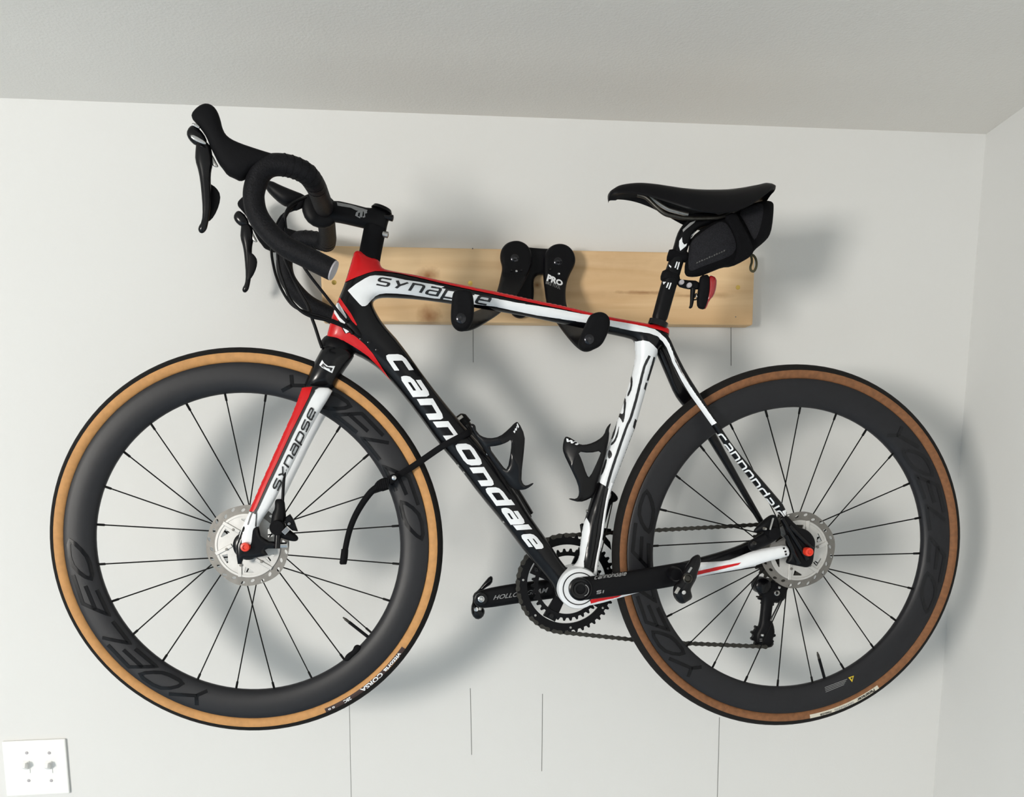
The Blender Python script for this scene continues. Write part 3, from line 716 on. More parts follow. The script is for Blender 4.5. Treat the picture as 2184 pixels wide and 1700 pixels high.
line_decal('black_stripe', Z('V8', [(255, 560), (215, 640), (180, 740), (100, 1060), (30, 1300)]) + [(1336, 911), (1318, 962), (1302, 1010), (1291, 1050), (1282, 1095), (1272, 1160), (1262, 1212)], 5.0, 'black_print')
fd('black_stripe', Z('V8', [(300, 570), (318, 580), (290, 700), (240, 860), (215, 860), (250, 740)]), 'black_print', .0009, 4, 0)
fd('black_stripe', Z('V8', [(205, 880), (220, 890), (200, 980), (182, 960)]), 'black_print', .0009, 4, 0)
fd('black_stripe', Z('V8', [(75, 1320), (95, 1340), (68, 1450), (48, 1420)]), 'black_print', .0009, 4, 0)
for pl_ in ([(470, 335), (483, 350), (480, 420), (455, 475), (450, 460), (468, 420), (472, 380)], [(432, 475), (444, 490), (438, 560), (425, 640), (408, 600), (398, 595), (404, 570), (424, 580), (430, 540)],
            [(388, 620), (378, 690), (362, 730), (352, 728), (366, 680), (376, 620)], [(402, 640), (395, 700), (375, 750), (350, 770), (352, 755), (370, 735), (388, 690)],
            [(340, 790), (355, 805), (358, 830), (338, 850), (332, 830)], [(318, 850), (330, 850), (310, 920), (292, 950), (280, 945), (285, 930), (300, 915)]):
    fd('lettering', Z('W6', pl_), 'black_print', .0009, 4, 1)
tube('white_edge', PP([(1304, 1030, .0105), (1299.5, 1043, .0105), (1290.5, 1085, .0105), (1283, 1138, .0110), (1274.5, 1185, .0120), (1270, 1214, .0150), (1268, 1226, .020)]), [.0048, .0042, .0036, .0034, .0034, .0036, .004], 'white_paint', frame, 10, 4)
# down tube word
cells = [('c', (190, 118), (282, 252)), ('a', (297, 268), (396, 414)), ('n', (406, 428), (495, 574)), ('n', (518, 586), (618, 724)), ('o', (676, 742), (772, 892)), ('n', (774, 906), (858, 1036)),
         ('d', (886, 1046), (978, 1172)), ('a', (998, 1188), (1078, 1304)), ('l', (1072, 1300), (1112, 1350)), ('e', (1136, 1372), (1216, 1476))]
gl = []
for i, (ch, a_, b_) in enumerate(cells):
    t = i / 9; tu = 16.5 - 3.5 * t; tv = 10.2 - 1.7 * t; a2, b2 = Z('W5', [a_, b_]); vlen = (132 - 30 * t) / 3.269
    if ch == 'd': b2 = (b2[0] - 0, b2[1])
    gl.append((ch, a2, b2, (vlen, -.5 - 1.0 * t), tu, tv))
strokes('lettering', gl, tree_f, FR, 'white_print', frame, lift=.0013, across=4)
# top tube word
gl = spaced('synapse', Z('V5', [(890, 690)])[0], (1040, 651), (11, -16.5), 6.4, .2, tv=3.3)
strokes('lettering', gl, tree_f, FR, 'black_print', frame, lift=.0018, step=2.5)
# cable ports and rivets
for u_, v_ in [(600, 1085), (680, 1160), (520, 1050)]:
    q = Z('Z5', [(u_, v_)])[0]; h_ = lay([q], tree_f, FR, 0)[0]; lathe('rivet', h_, BN, [(.003, -.001), (.0028, .0008), (.0012, .0014), (0, .0014)], 'gloss_black', frame, 12)
for u_, v_ in [(752, 938), (712, 890), (1028, 1285)]:
    q = Z('W5', [(u_, v_)])[0]; h_ = lay([q], tree_f, FR, 0)[0]; lathe('rivet', h_, BN, [(.0022, -.001), (.002, .0008), (0, .001)], 'steel', frame, 12)
solid('cable_port', Z('Z5', [(352, 880), (400, 860), (450, 880), (490, 940), (540, 1030), (500, 1040), (430, 985), (380, 930)]), S(.026), 'satin_black', frame, g=4, k=.6, smooth_poly=2)

# stays
def stay(name, left, right, off, m, key, k=1.0, cap=None):
    return solid(name, rnd(list(left) + list(right)[::-1]), S(off), m, frame, g=4, k=k, cap=cap, key=key)
sl = [(1398, 722), (1410.6, 733), (1431.7, 771), (1445.9, 807), (1474, 846), (1518.2, 908), (1550.5, 958.5), (1595.8, 1018), (1641, 1074), (1672, 1108)]
sr = [(1412, 704), (1426, 716), (1444, 757), (1464, 796), (1489, 835), (1530, 900.5), (1565, 954), (1607, 1003), (1635, 1035), (1680, 1088)]
off_s = lambda x, y: float(np.interp(x, [1400, 1430, 1470, 1530, 1680], [.010, .026, .040, .052, .064]))
stay('seat_stay', sl, sr, off_s, 'gloss_black', 'stayN')
fl = [(1396, 745), (1401.8, 757), (1423, 806), (1438.8, 842), (1453, 862), (1490, 905), (1505.3, 930.5), (1557.5, 1014), (1613, 1108), (1620, 1120)]
fr_ = [(1420, 722), (1440, 760), (1462, 806), (1482, 838), (1500, 868), (1515, 900), (1522.7, 918), (1568.5, 1003), (1625.4, 1104.5), (1632, 1116)]
off_f = lambda x, y: float(np.interp(x, [1400, 1430, 1470, 1530, 1680], [-.008, -.014, -.036, -.050, -.062]))
stay('seat_stay', fl, fr_, off_f, 'gloss_black', 'stayF', cap=.016)
ts = bvh('stayN', 'frame')
decal('white_stripe', Z('V8', [(400, 300), (455, 350), (500, 420), (540, 520), (570, 620), (640, 760), (720, 880), (800, 1000), (1065, 1375), (1015, 1400), (760, 1040), (650, 860), (590, 740), (540, 640), (510, 560), (470, 460), (420, 385), (350, 325)]), ts, S(off_s), 'white_paint', frame, g=4, lift=.0008)
gl = spaced('cannondale', (1523, 931), (1660, 1111), (16, -8), 3.8, .16, tv=3.0)
strokes('lettering', gl, bvh('stayN'), S(off_s), 'white_print', frame, lift=.0007, step=2.5)
decal('white_tip', Z('Z8', [(1232, 185), (1262, 172), (1300, 225), (1345, 285), (1320, 280), (1270, 240)]), bvh('stayN'), S(.064), 'white_paint', frame, g=4)
# chain stays
off_c = lambda x, y: float(np.interp(x, [1230, 1330, 1420, 1500, 1690], [.022, .034, .050, .056, .066]))
ctop = [(1236, 1268), (1300, 1262), (1360, 1247), (1440, 1217), (1493, 1200), (1509, 1199), (1552, 1196), (1574, 1188), (1596, 1179), (1617, 1172), (1650, 1166), (1672, 1163), (1680.7, 1167), (1683.4, 1178)]
cbot = [(1240, 1294.5), (1276.7, 1288), (1318.7, 1276), (1351, 1267), (1420, 1246), (1485, 1231), (1530.6, 1222), (1595.8, 1211), (1639.4, 1196), (1665, 1190.5), (1676, 1188), (1681.5, 1186), (1683.4, 1180)]
stay('chain_stay', ctop, cbot, off_c, 'white_paint', 'cstN', cap=.016)
tc_ = bvh('cstN')
decal('white_paint', Z('Z8', [(380, 690), (430, 690), (500, 686), (520, 705), (700, 675), (800, 640), (900, 595), (1000, 562), (1250, 520), (1290, 540), (1300, 600), (1290, 632), (1200, 650), (1090, 675), (900, 742), (600, 795), (370, 838)]), tc_, S(off_c), 'white_paint', frame, g=5)
decal('red_flash', Z('Z8', [(380, 778), (600, 730), (830, 688), (800, 712), (600, 762), (380, 812)]), tc_, S(off_c), 'red_paint', frame, g=5, lift=.0010)
decal('white_paint', [(1240, 1295)] + Z('Z7', [(1055, 890), (1130, 870), (1500, 825), (1500, 842), (1370, 876), (1200, 925)]), tc_, S(off_c), 'white_paint', frame, g=5)
decal('red_flash', Z('Z7', [(1062, 936), (1120, 888), (1240, 860), (1400, 846), (1350, 866), (1200, 900)]), tc_, S(off_c), 'red_paint', frame, g=4, lift=.0010)
ft = [(1290, 1246), (1380, 1218), (1430, 1205), (1492, 1189), (1539, 1176), (1574, 1164), (1600, 1152), (1632, 1138)]
fb = [(1290, 1268), (1380, 1244), (1430, 1232), (1495, 1214), (1540, 1204), (1574, 1193), (1600, 1181), (1640, 1164)]
stay('chain_stay', ft, fb, -.058, 'gloss_black', 'cstF', cap=.012)
for (u_, v_) in [(1235, 545), (1250, 575), (1255, 600)]:
    decal('maker_mark', Z('Z8', [(u_, v_), (u_ + 22, v_ - 4), (u_ + 22, v_ + 14), (u_ + 4, v_ + 16)]), tc_, S(off_c), 'black_print', frame, g=5, lift=.0008)
# rear dropout
solid('dropout', Z('Z8', [(1200, 250), (1260, 215), (1300, 250), (1345, 300), (1400, 345), (1470, 365), (1520, 410), (1555, 480), (1545, 560), (1535, 640), (1525, 700), (1480, 742), (1400, 725), (1300, 705), (1262, 690), (1300, 625), (1290, 540), (1262, 500), (1280, 430), (1250, 340)]),
      S(.062), 'satin_black', frame, g=4, cap=.010, smooth_poly=2)
for a_, b_ in [((1230, 260), (1480, 660)), ((1300, 330), (1530, 560)), ((1270, 420), (1400, 700))]:
    q = Z('Z8', [a_, b_]); tube('dropout_rib', PP([(q[0][0], q[0][1], .072), (q[1][0], q[1][1], .073)]), .004, 'gloss_black', frame, 8, 1)

# ------------------------------------------------------------------ fork
crown = [(697, 733), (715, 730), (741, 740), (757, 757), (748, 772), (734, 791), (718, 817), (711, 831), (690, 834), (664, 834), (645, 829), (653, 812), (667, 780), (679, 758), (687, 742)]
forkc = solid('fork', rnd(crown), S(.012), 'gloss_black', bike, g=5, k=1.25, cap=.044, key='crown')
lathe('lower_bearing', P(722, 736, 0), P(779, 570, 0) - P(715, 760, 0), [(.0, -.012), (.029, -.012), (.030, -.004), (.027, .004), (.022, .010), (0, .010)], 'satin_black', forkc, 30)
blade = [(645, 826), (665, 822), (712, 828), (700, 851), (683, 877), (660, 918), (641, 955), (625, 988), (608, 1022), (594, 1052), (580, 1079), (563, 1103), (552, 1121), (548, 1150), (540, 1178), (512, 1178), (508, 1150), (518, 1121),
         (532.5, 1090), (557, 1033), (583, 974), (606.5, 922), (630, 870), (641, 838)]
offb = lambda x, y: float(np.interp(y, [820, 900, 1100, 1180], [.040, .047, .055, .058]))
solid('fork_blade', rnd(blade), S(offb), 'white_paint', forkc, g=4.5, cap=.014, key='blade')
def far_blade(v): return v - BN * 0.104
solid('fork_blade', rnd(blade), S(offb), 'white_paint', forkc, g=6, cap=.014, T=far_blade)
tb = bvh('blade'); SB = S(offb)
def ld(name, pl, m, lift=.0006, g=2.2, sm=0): return decal(name, pl, tb, SB, m, forkc, g=g, lift=lift, smooth_poly=sm)
ld('black_edge', [(640, 826), (668, 822), (672, 835), (663, 850), (650, 877), (624, 930), (598, 986), (574, 1036), (551, 1086), (545, 1097), (530, 1090), (556, 1033), (582, 974), (605.5, 922), (629, 870), (640, 838)], 'black_print')
ld('red_stripe', [(640, 829), (666, 827), (659, 847), (645, 875), (619, 927), (593, 983.5), (569.5, 1033), (547, 1084), (541, 1092), (527, 1089), (553, 1033), (579, 974), (602.5, 922), (626, 870), (637, 838)], 'red_paint', .0017, 2.2)
ld('black_collar', [(640, 815), (720, 815), (716, 828), (680, 827.5), (668, 835), (660, 826), (640, 828)], 'black_print', .0012)
gl = spaced('synapse', (591, 1049), (674, 877), (-11, -10), 3.8, .14, tv=2.9)
strokes('lettering', gl, tb, SB, 'black_print', forkc, lift=.0019, step=2.0, across=3)
tk = bvh('crown')
for pl_ in ([(523, 250), (563, 180), (590, 225), (640, 262), (735, 262), (695, 358), (650, 335), (560, 285)],):
    decal('emblem', Z('V7', pl_), tk, S(.05), 'white_print', forkc, g=4, lift=.0006)
for pl_ in ([(545, 265), (575, 225), (620, 270), (690, 285), (705, 290), (680, 335), (655, 300), (610, 300)],):
    decal('emblem', Z('V7', pl_), tk, S(.05), 'black_print', forkc, g=4, lift=.0010)
decal('emblem', Z('V7', [(575, 262), (620, 290), (668, 302), (650, 312), (600, 296)]), tk, S(.05), 'white_print', forkc, g=4, lift=.0013)
# front dropout, calliper and its mount
solid('dropout', Z('Z6', [(455, 545), (520, 535), (600, 560), (622, 650), (700, 700), (765, 705), (800, 740), (775, 775), (690, 775), (660, 790), (690, 835), (640, 850), (540, 868), (455, 868), (432, 925), (396, 925), (385, 850), (380, 750), (402, 690)]), S(.060), 'gloss_black', forkc, g=4, cap=.007, smooth_poly=0)
line_decal('trim_line', Z('Z6', [(495, 545), (520, 470), (545, 415), (570, 415), (578, 440), (568, 560)]), 2.0, 'black_print', tb, forkc, SB)
def caliper(parent, poly, off, cap_c, cap_r, fin, pins):
    c_ = solid('brake_calliper', poly, S(off), 'satin_black', parent, g=4, k=.9, cap=.020, smooth_poly=2)
    q = P(*cap_c, off + .017); lathe('piston_cap', q, BN, [(cap_r, -.012), (cap_r, .002), (cap_r * .9, .0045), (0, .005)], 'matte_black', c_, 28)
    if fin: solid('cooling_fin', fin, S(off + .006), 'gloss_black', c_, g=4, plate=.005, edge=2)
    for (x, y, r, m) in pins: lathe('bolt', P(x, y, off + .02), BN, [(r, -.008), (r, .0), (r * .6, .002), (0, .002)], m, c_, 12)
    return c_
z6 = lambda *p: Z('Z6', p)
cal = caliper(bike, Z('Z6', [(755, 298), (800, 290), (850, 298), (860, 400), (868, 470), (850, 540), (900, 590), (985, 655), (982, 695), (940, 708), (850, 685), (800, 665), (735, 620), (715, 560), (728, 430), (758, 390)]), .058, z6((780, 572))[0], .0128,
              Z('Z6', [(858, 470), (905, 436), (945, 500), (982, 608), (925, 598), (860, 540)]), [(*z6((890, 535))[0], .003, 'chrome')])
tube('mount_post', PP([(*z6((785, 640))[0], .066), (*z6((778, 770))[0], .066)]), .0055, 'gloss_black', cal, 10, 1)
lathe('bolt', P(*z6((830, 742))[0], .062), (1, 0, 0), [(0, -.008), (.005, -.008), (.005, .008), (0, .008)], 'chrome', cal, 12)
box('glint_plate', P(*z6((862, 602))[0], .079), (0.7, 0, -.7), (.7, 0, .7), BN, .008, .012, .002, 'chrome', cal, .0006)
z8 = lambda *p: Z('Z8', p)
cal2 = caliper(bike, Z('Z8', [(1075, 250), (1130, 215), (1175, 228), (1195, 290), (1205, 350), (1218, 400), (1190, 455), (1120, 500), (1030, 545), (950, 580), (905, 560), (895, 490), (970, 440), (1040, 405), (1060, 380), (960, 400), (950, 370), (1020, 300)]), .068, z8((1152, 405))[0], .0118,
               None, [(*z8((1070, 360))[0], .0028, 'steel'), (*z8((970, 500))[0], .0028, 'dark_steel')])
tube('pad_pin', PP([(*z8((1145, 255))[0], .086), (*z8((1112, 370))[0], .092)]), .0018, 'chrome', cal2, 8, 1)

# ------------------------------------------------------------------ cockpit
MV = BN + np.array([0.048, 0, 0.030])
def mirror(v):                                        # the other side of the handlebar
    o = (v - FC) @ BN; return v - 2 * o[:, None] * MV
spc = tube('steerer_spacer', [P(*q, 0) for q in ((787, 556), (789.5, 540), (799, 492), (800.5, 485))], .0186, 'matte_black', bike, 24, 1)
stem = solid('stem', Z('Z2', [(690, 170), (830, 148), (1000, 185), (1230, 245), (1245, 205), (1300, 193), (1380, 222), (1455, 270), (1450, 320), (1415, 420), (1395, 520), (1330, 540), (1240, 490), (1190, 472), (1050, 440), (900, 405), (800, 390), (690, 330)]), S(.0), 'satin_black', bike, g=4.5, k=1.0, cap=.024, key='stem', smooth_poly=1)
tst = bvh('stem')
decal('grey_panel', Z('Z2', [(842, 170), (1000, 200), (1190, 258), (1180, 278), (1060, 262), (1000, 232), (850, 208)]), tst, S(.02), 'grey_print', stem, g=4)
for pl_ in ([(1050, 320), (1060, 285), (1090, 262), (1110, 262), (1105, 285), (1085, 290), (1080, 325), (1110, 335), (1105, 350)], [(1110, 255), (1140, 262), (1128, 340), (1100, 332)], [(1140, 258), (1180, 262), (1186, 290), (1160, 300), (1165, 335), (1140, 345), (1135, 330), (1150, 322), (1150, 290)]):
    decal('stem_logo', Z('Z2', pl_), tst, S(.02), 'grey_print', stem, g=4, lift=.0008)
tube('top_cap', [P(*q, 0) for q in Z('Z2', [(1350, 262), (1362, 225)])], [.0185, .0150], 'satin_black', stem, 24, 1)
for u_, v_, m_ in [(1458, 345, 'gloss_black'), (1402, 535, 'steel')]:
    q = P(*Z('Z2', [(u_, v_)])[0], .006); lathe('bolt', q, BU * .9 + UP * -.2, [(0, -.012), (.0055, -.012), (.0055, .003), (.003, .004), (0, .004)], m_, stem, 12)
near = [(692, 444, 0), (689, 437, .03), (683, 420, .085), (676, 402, .140), (668, 388, .172), (654, 371, .190), (632, 359, .198), (605, 352, .202), (578, 353, .204), (558, 366, .205), (546, 391, .206), (541, 421, .207), (549, 458, .208), (573, 493, .211), (608, 525, .214), (655, 549, .217), (709, 576, .220)]
bar = tube('handlebar', PP(near[:4]), [.0158, .016, .0155, .0155], 'tape_black', bike, 18, 5)
tube('handlebar', PP(near[:4]), [.0158, .016, .0155, .0155], 'tape_black', bar, 18, 5, T=mirror).name = 'bar_top'
for T_ in (None, mirror):
    tp = tube('bar_tape', PP(near[3:]), .0156, 'tape_black', bar, 20, 6, T=T_)
    e0 = PP([(709, 576, .2201), (712.5, 577.8, .2204), (714, 578.6, .2205)])
    tube('bar_plug', e0, [.0150, .0147, .011], 'end_cap_grey', bar, 20, 1, T=T_)
    wr = spline(np.array(PP(near[3:])), 6)
    # edges of the wound tape
    for i in range(3, 26, 3):
        t_ = wr[i + 1] - wr[i - 1]; a_, b_, c_ = frame_of(t_); c2 = wr[i]; t2 = c_ + .35 * a_; t2 /= np.linalg.norm(t2); a_, b_, _ = frame_of(t2)
        ring = [c2 + (a_ * math.cos(k) + b_ * math.sin(k)) * .0157 for k in np.linspace(0, 2 * math.pi, 22)]
        tube('tape_edge', ring, .0008, 'rubber_black', bar, 5, 1, T=T_, caps=False)
    hood = solid('brake_hood', Z('Z1', [(205, 190), (250, 138), (300, 103), (350, 90), (405, 112), (442, 160), (467, 230), (482, 300), (512, 368), (570, 418), (660, 458), (780, 498), (900, 535), (975, 552), (985, 600), (930, 660), (860, 660), (780, 690), (700, 770), (645, 795), (590, 765), (530, 740), (495, 690), (455, 640),
        (415, 560), (375, 480), (345, 400), (300, 330), (240, 260), (215, 235)]), S(.205), 'matte_black', bar, g=4.5, k=.95, cap=.022, T=T_, smooth_poly=1)
    lv = solid('brake_lever', Z('Z1', [(250, 430), (340, 430), (382, 480), (396, 560), (398, 640), (384, 700), (380, 780), (384, 860), (384, 1000), (370, 1100), (356, 1180), (342, 1234), (308, 1268), (274, 1258), (264, 1218), (300, 1160), (308, 1050), (292, 850), (274, 720), (238, 600), (242, 520)]), S(.207), 'gloss_black', bike, g=3.5, k=.75, T=T_, smooth_poly=1)
    solid('shift_paddle', Z('Z1', [(355, 790), (375, 815), (430, 850), (470, 915), (458, 1010), (412, 1112), (360, 1165), (340, 1140), (350, 1000)]), S(.196), 'satin_black', lv, g=3.5, k=.35, T=T_, smooth_poly=1)
    solid('pivot_cover', Z('Z1', [(186, 300), (230, 282), (290, 330), (340, 400), (350, 470), (300, 475), (240, 472), (182, 418), (158, 360)]), S(.205), 'gloss_black', lv, g=3.5, k=.8, T=T_, smooth_poly=1)
    solid('name_plate', Z('Z1', [(195, 372), (240, 378), (342, 440), (340, 466), (270, 440), (205, 405)]), S(.2185), 'chrome', lv, g=3.5, plate=.0012, edge=1, T=T_, smooth_poly=1)
    solid('name_plate', Z('Z1', [(212, 262), (250, 270), (285, 300), (280, 322), (240, 300), (210, 285)]), S(.215), 'chrome', lv, g=3.5, plate=.0012, edge=1, T=T_, smooth_poly=1)
    solid('adjuster', Z('Z1', [(372, 530), (400, 560), (430, 620), (455, 665), (420, 668), (385, 640), (368, 590)]), S(.205), 'steel', lv, g=3.5, k=.6, T=T_, smooth_poly=2)
# faceplate, computer and mount
solid('faceplate', Z('Z1', [(1215, 930), (1290, 900), (1400, 910), (1500, 960), (1540, 1060), (1520, 1160), (1440, 1220), (1330, 1215), (1240, 1150), (1200, 1040)]), S(.0), 'satin_black', stem, g=4.5, k=.7, cap=.020, smooth_poly=1)
solid('computer_mount', Z('Z1', [(1240, 920), (1230, 1000), (1180, 1060), (1090, 1060), (1060, 1020), (1110, 960), (1180, 925)]), S(.005), 'matte_black', stem, g=4.5, k=.8, smooth_poly=1)
solid('bike_computer', Z('Z1', [(862, 820), (885, 795), (935, 792), (1010, 830), (1130, 880), (1225, 915), (1240, 935), (1170, 990), (1070, 1030), (1000, 990), (935, 930), (890, 880)]), S(.0), 'satin_black', bike, g=4.5, k=1.4, cap=.028, smooth_poly=1)
# cables
def cable(pts, r=.0026, nm='cable'): return tube(nm, PP(pts), r, 'satin_black', bike, 8, 6)
cable([(652, 420, .03), (636, 428, .05), (617, 442, .06), (608, 462, .06), (610, 488, .055), (618, 514, .05), (640, 556, .045), (661, 588, .042), (690, 625, .038), (716, 658, .034), (740, 687, .032)])
cable([(655, 426, .0), (630, 436, .01), (606, 462, .02), (596, 500, .03), (592, 540, .035), (596, 575, .035), (604, 600, .035), (618, 636, .034), (640, 662, .034), (666, 676, .034), (700, 684, .032), (740, 700, .03), (752, 712, .030)])
cable([(640, 432, -.02), (612, 455, -.03), (600, 500, -.02), (606, 545, .0), (620, 580, .01), (640, 622, .015), (656, 650, .018), (664, 675, .02), (672, 697, .02), (681, 725, .02), (687, 742, .022)], .0028, 'brake_hose')
cable([(648, 440, -.03), (600, 462, -.04), (580, 520, -.02), (584, 570, .0), (600, 616, .015), (625, 652, .022), (660, 668, .026), (695, 678, .028), (735, 694, .028)], .0024)
solid('cable_wrap', Z('Z2', [(150, 460), (190, 380), (225, 330), (255, 350), (250, 430), (240, 520), (205, 530), (170, 520)]), S(.06), 'rubber_black', bike, g=4, k=.6, smooth_poly=2)
W2q = Z('W2', [(690, 905), (640, 1010), (590, 1090), (560, 1150), (540, 1230), (530, 1320), (525, 1420), (522, 1480), (520, 1500)])
tube('brake_hose', PP([(*q, .0585 if i > 2 else .050) for i, q in enumerate(W2q)]), .0026, 'satin_black', bike, 8, 5)

# ------------------------------------------------------------------ seatpost and saddle
z3 = lambda *p: Z('Z3', p)
post = solid('seatpost', Z('Z3', [(590, 1600), (715, 1130), (780, 945), (830, 800), (868, 660), (905, 590), (960, 530), (1010, 495), (1100, 470), (1220, 470), (1250, 500), (1240, 555), (1160, 575), (1080, 610), (1030, 660), (990, 760), (935, 930), (860, 1190), (738, 1625)]), S(0), 'satin_black', bike, g=4.5, cap=.0155, key='post', smooth_poly=1)
tp_ = bvh('post')
decal('post_mark', Z('Z3', [(918, 690), (922, 740), (940, 765), (968, 752), (958, 778), (900, 828), (888, 780), (892, 730)]), tp_, S(0), 'white_print', post, g=4)
decal('post_mark', Z('Z3', [(1045, 632), (1068, 650), (1002, 705), (1010, 670)]), tp_, S(0), 'white_print', post, g=4)
decal('post_mark', Z('Z3', [(925, 615), (1000, 545), (1060, 520), (1040, 545), (960, 610), (930, 640)]), tp_, S(0), 'grey_print', post, g=4)
for (a_, b_) in [((868, 938), (846, 1000)), ((888, 942), (868, 1015)), ((782, 1148), (762, 1200)), ((806, 1150), (784, 1215))]:
    line_decal('post_mark', Z('Z3', [a_, b_]), 2.6, 'white_print', tp_, post, S(0))
decal('post_mark', Z('Z3', [(728, 1140), (760, 1140), (735, 1168)]), tp_, S(0), 'white_print', post, g=4)
decal('post_mark', Z('Z3', [(790, 965), (812, 985), (808, 1000), (790, 985)]), tp_, S(0), 'white_print', post, g=4)
solid('seat_clamp', Z('Z3', [(960, 480), (1040, 445), (1180, 440), (1290, 460), (1300, 520), (1200, 570), (1100, 570), (1010, 540)]), S(0), 'satin_black', post, g=4.5, k=1.2, cap=.026, smooth_poly=2)
lathe('seat_collar', P(1403, 692, 0), P(1433, 600, 0) - P(1403, 692, 0), [(0, -.004), (.0175, -.004), (.0175, .006), (0, .006)], 'gloss_black', post, 24)
# saddle: stations along its length (px x, px y of the top ridge, half width, side drop)
st = [(1297.4, 413, .006, .003), (1300, 406.5, .0125, .007), (1308, 400.5, .0175, .011), (1320, 394, .0200, .015), (1340, 390, .0215, .019), (1365, 388.5, .0235, .024), (1395, 391, .027, .030), (1425, 396, .033, .036),
      (1455, 401, .041, .043), (1485, 404.5, .051, .049), (1515, 406, .060, .052), (1545, 406, .066, .050), (1575, 403, .0695, .042), (1600, 399, .069, .030), (1618, 396.5, .064, .020), (1630, 399, .054, .013), (1634, 403, .040, .010)]
ss = spline(np.array(st), 4); vs = []; nc = 24
for x, y, hw, dr in ss:
    c_ = P(x, y, 0)
    for k in range(nc):
        t = 2 * math.pi * k / nc; sx = math.cos(t); e = math.copysign(abs(sx) ** .8, sx); low = math.sin(t) < -1e-6
        ztop = -dr * abs(e) ** 3.0 + .0035 * (1 - abs(e)) * -1
        z = ztop if not low else min(ztop, -dr * abs(e) ** 3.0) - (0.010 + .010 * (1 - abs(e))) * abs(math.sin(t)) ** .5 * min(1, .62 + (x - 1298) / 40)
        vs.append(c_ + BN * e * hw + UP * (z))
N_ = len(ss); fs = [(i * nc + k, i * nc + (k + 1) % nc, (i + 1) * nc + (k + 1) % nc, (i + 1) * nc + k) for i in range(N_ - 1) for k in range(nc)] + [tuple(range(nc)), tuple(range((N_ - 1) * nc, N_ * nc))]
sad = mesh('saddle', vs, fs, 'satin_black', bike)
for s in (1, -1):
    tube('saddle_rail', [P(*q, s * o) for q, o in zip(z3((470, 262), (560, 290), (660, 385), (750, 455), (850, 480), (960, 497), (1200, 495), (1320, 480), (1450, 420), (1540, 370)), [.008, .012, .018, .021, .022, .022, .022, .022, .026, .034])], .0037, 'dark_steel', sad, 10, 5)
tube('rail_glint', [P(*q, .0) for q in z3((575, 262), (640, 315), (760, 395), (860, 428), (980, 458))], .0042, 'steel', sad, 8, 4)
solid('rear_bracket', Z('Z3', [(1560, 300), (1620, 290), (1615, 350), (1580, 400), (1480, 430), (1440, 420), (1520, 370)]), S(0), 'satin_black', sad, g=4, k=1, smooth_poly=1)

# ------------------------------------------------------------------ drivetrain
OC = -.046
ringc = P(1208.5, 1246, OC); pitch = .0127; BR = .0925
cr = solid('crank_arm', Z('Z7', [(945, 800), (955, 745), (990, 700), (1060, 686), (1150, 684), (1440, 642), (1820, 578), (1960, 556), (2030, 590), (2030, 680), (1960, 740), (1860, 768), (1690, 797), (1400, 848), (1110, 886), (1040, 893), (980, 872), (952, 835)]), S(.078), 'satin_black', bike, g=5, k=1.0, cap=.012, smooth_poly=1, key='crank')
tcr = bvh('crank'); SC = S(.09)
lathe('crank_bolt', P(1238, 1256.5, .0885), BN, [(.0205, -.006), (.0205, .002), (.018, .003), (.017, -.0005), (.0125, -.001), (.0120, .002), (.0085, .002), (.0080, -.003), (0, -.003)], 'gloss_black', cr, 36)
line_decal('bolt_mark', [(P_[0], P_[1]) for P_ in [(1245 + 9.5 * math.cos(t), 1258 + 11 * math.sin(t)) for t in np.linspace(-1.3, 1.5, 9)]], 1.2, 'grey_print', tcr, cr, SC, .0045)
gl = spaced('cannondale', Z('Z7', [(1162, 714)])[0], Z('Z7', [(1436, 678)])[0], (1.8, -6.6), 1.7, .16, tv=1.5)
strokes('lettering', gl, tcr, SC, 'grey_print', cr, lift=.0008, step=2, across=1)
strokes('lettering', [('S', *Z('Z7', [(1176, 838), (1220, 834)]), (2, -8), 2.4, 1.9), ('i', *Z('Z7', [(1222, 834), (1250, 830)]), (2, -8), 2.4, 1.9)], tcr, SC, 'grey_print', cr, lift=.0008, step=2, across=1)
far = solid('crank_arm', Z('Z7', [(125, 880), (135, 830), (175, 805), (300, 775), (500, 742), (900, 690), (960, 760), (930, 860), (510, 916), (230, 960), (170, 955), (130, 925)]), S(-.070), 'satin_black', bike, g=6, cap=.011, smooth_poly=1, key='crankF')
printed('lettering', 'HOLLOWGRAM', Z('Z7', [(290, 888), (760, 822), (765, 780), (298, 850)]), bvh('crankF'), S(-.06), 'grey_print', far, bold=.01, shear=.25)
lathe('pedal_axle', P(*Z('Z7', [(187, 880)])[0], -.058), BN, [(.012, -.004), (.012, .002), (.009, .003), (0, .003)], 'gloss_black', far, 20)
lathe('axle_bolt', P(*Z('Z7', [(187, 880)])[0], -.055), BN, [(.0062, -.003), (.0062, .002), (.0045, .0026), (.003, .0008), (0, .0008)], 'chrome', far, 16)
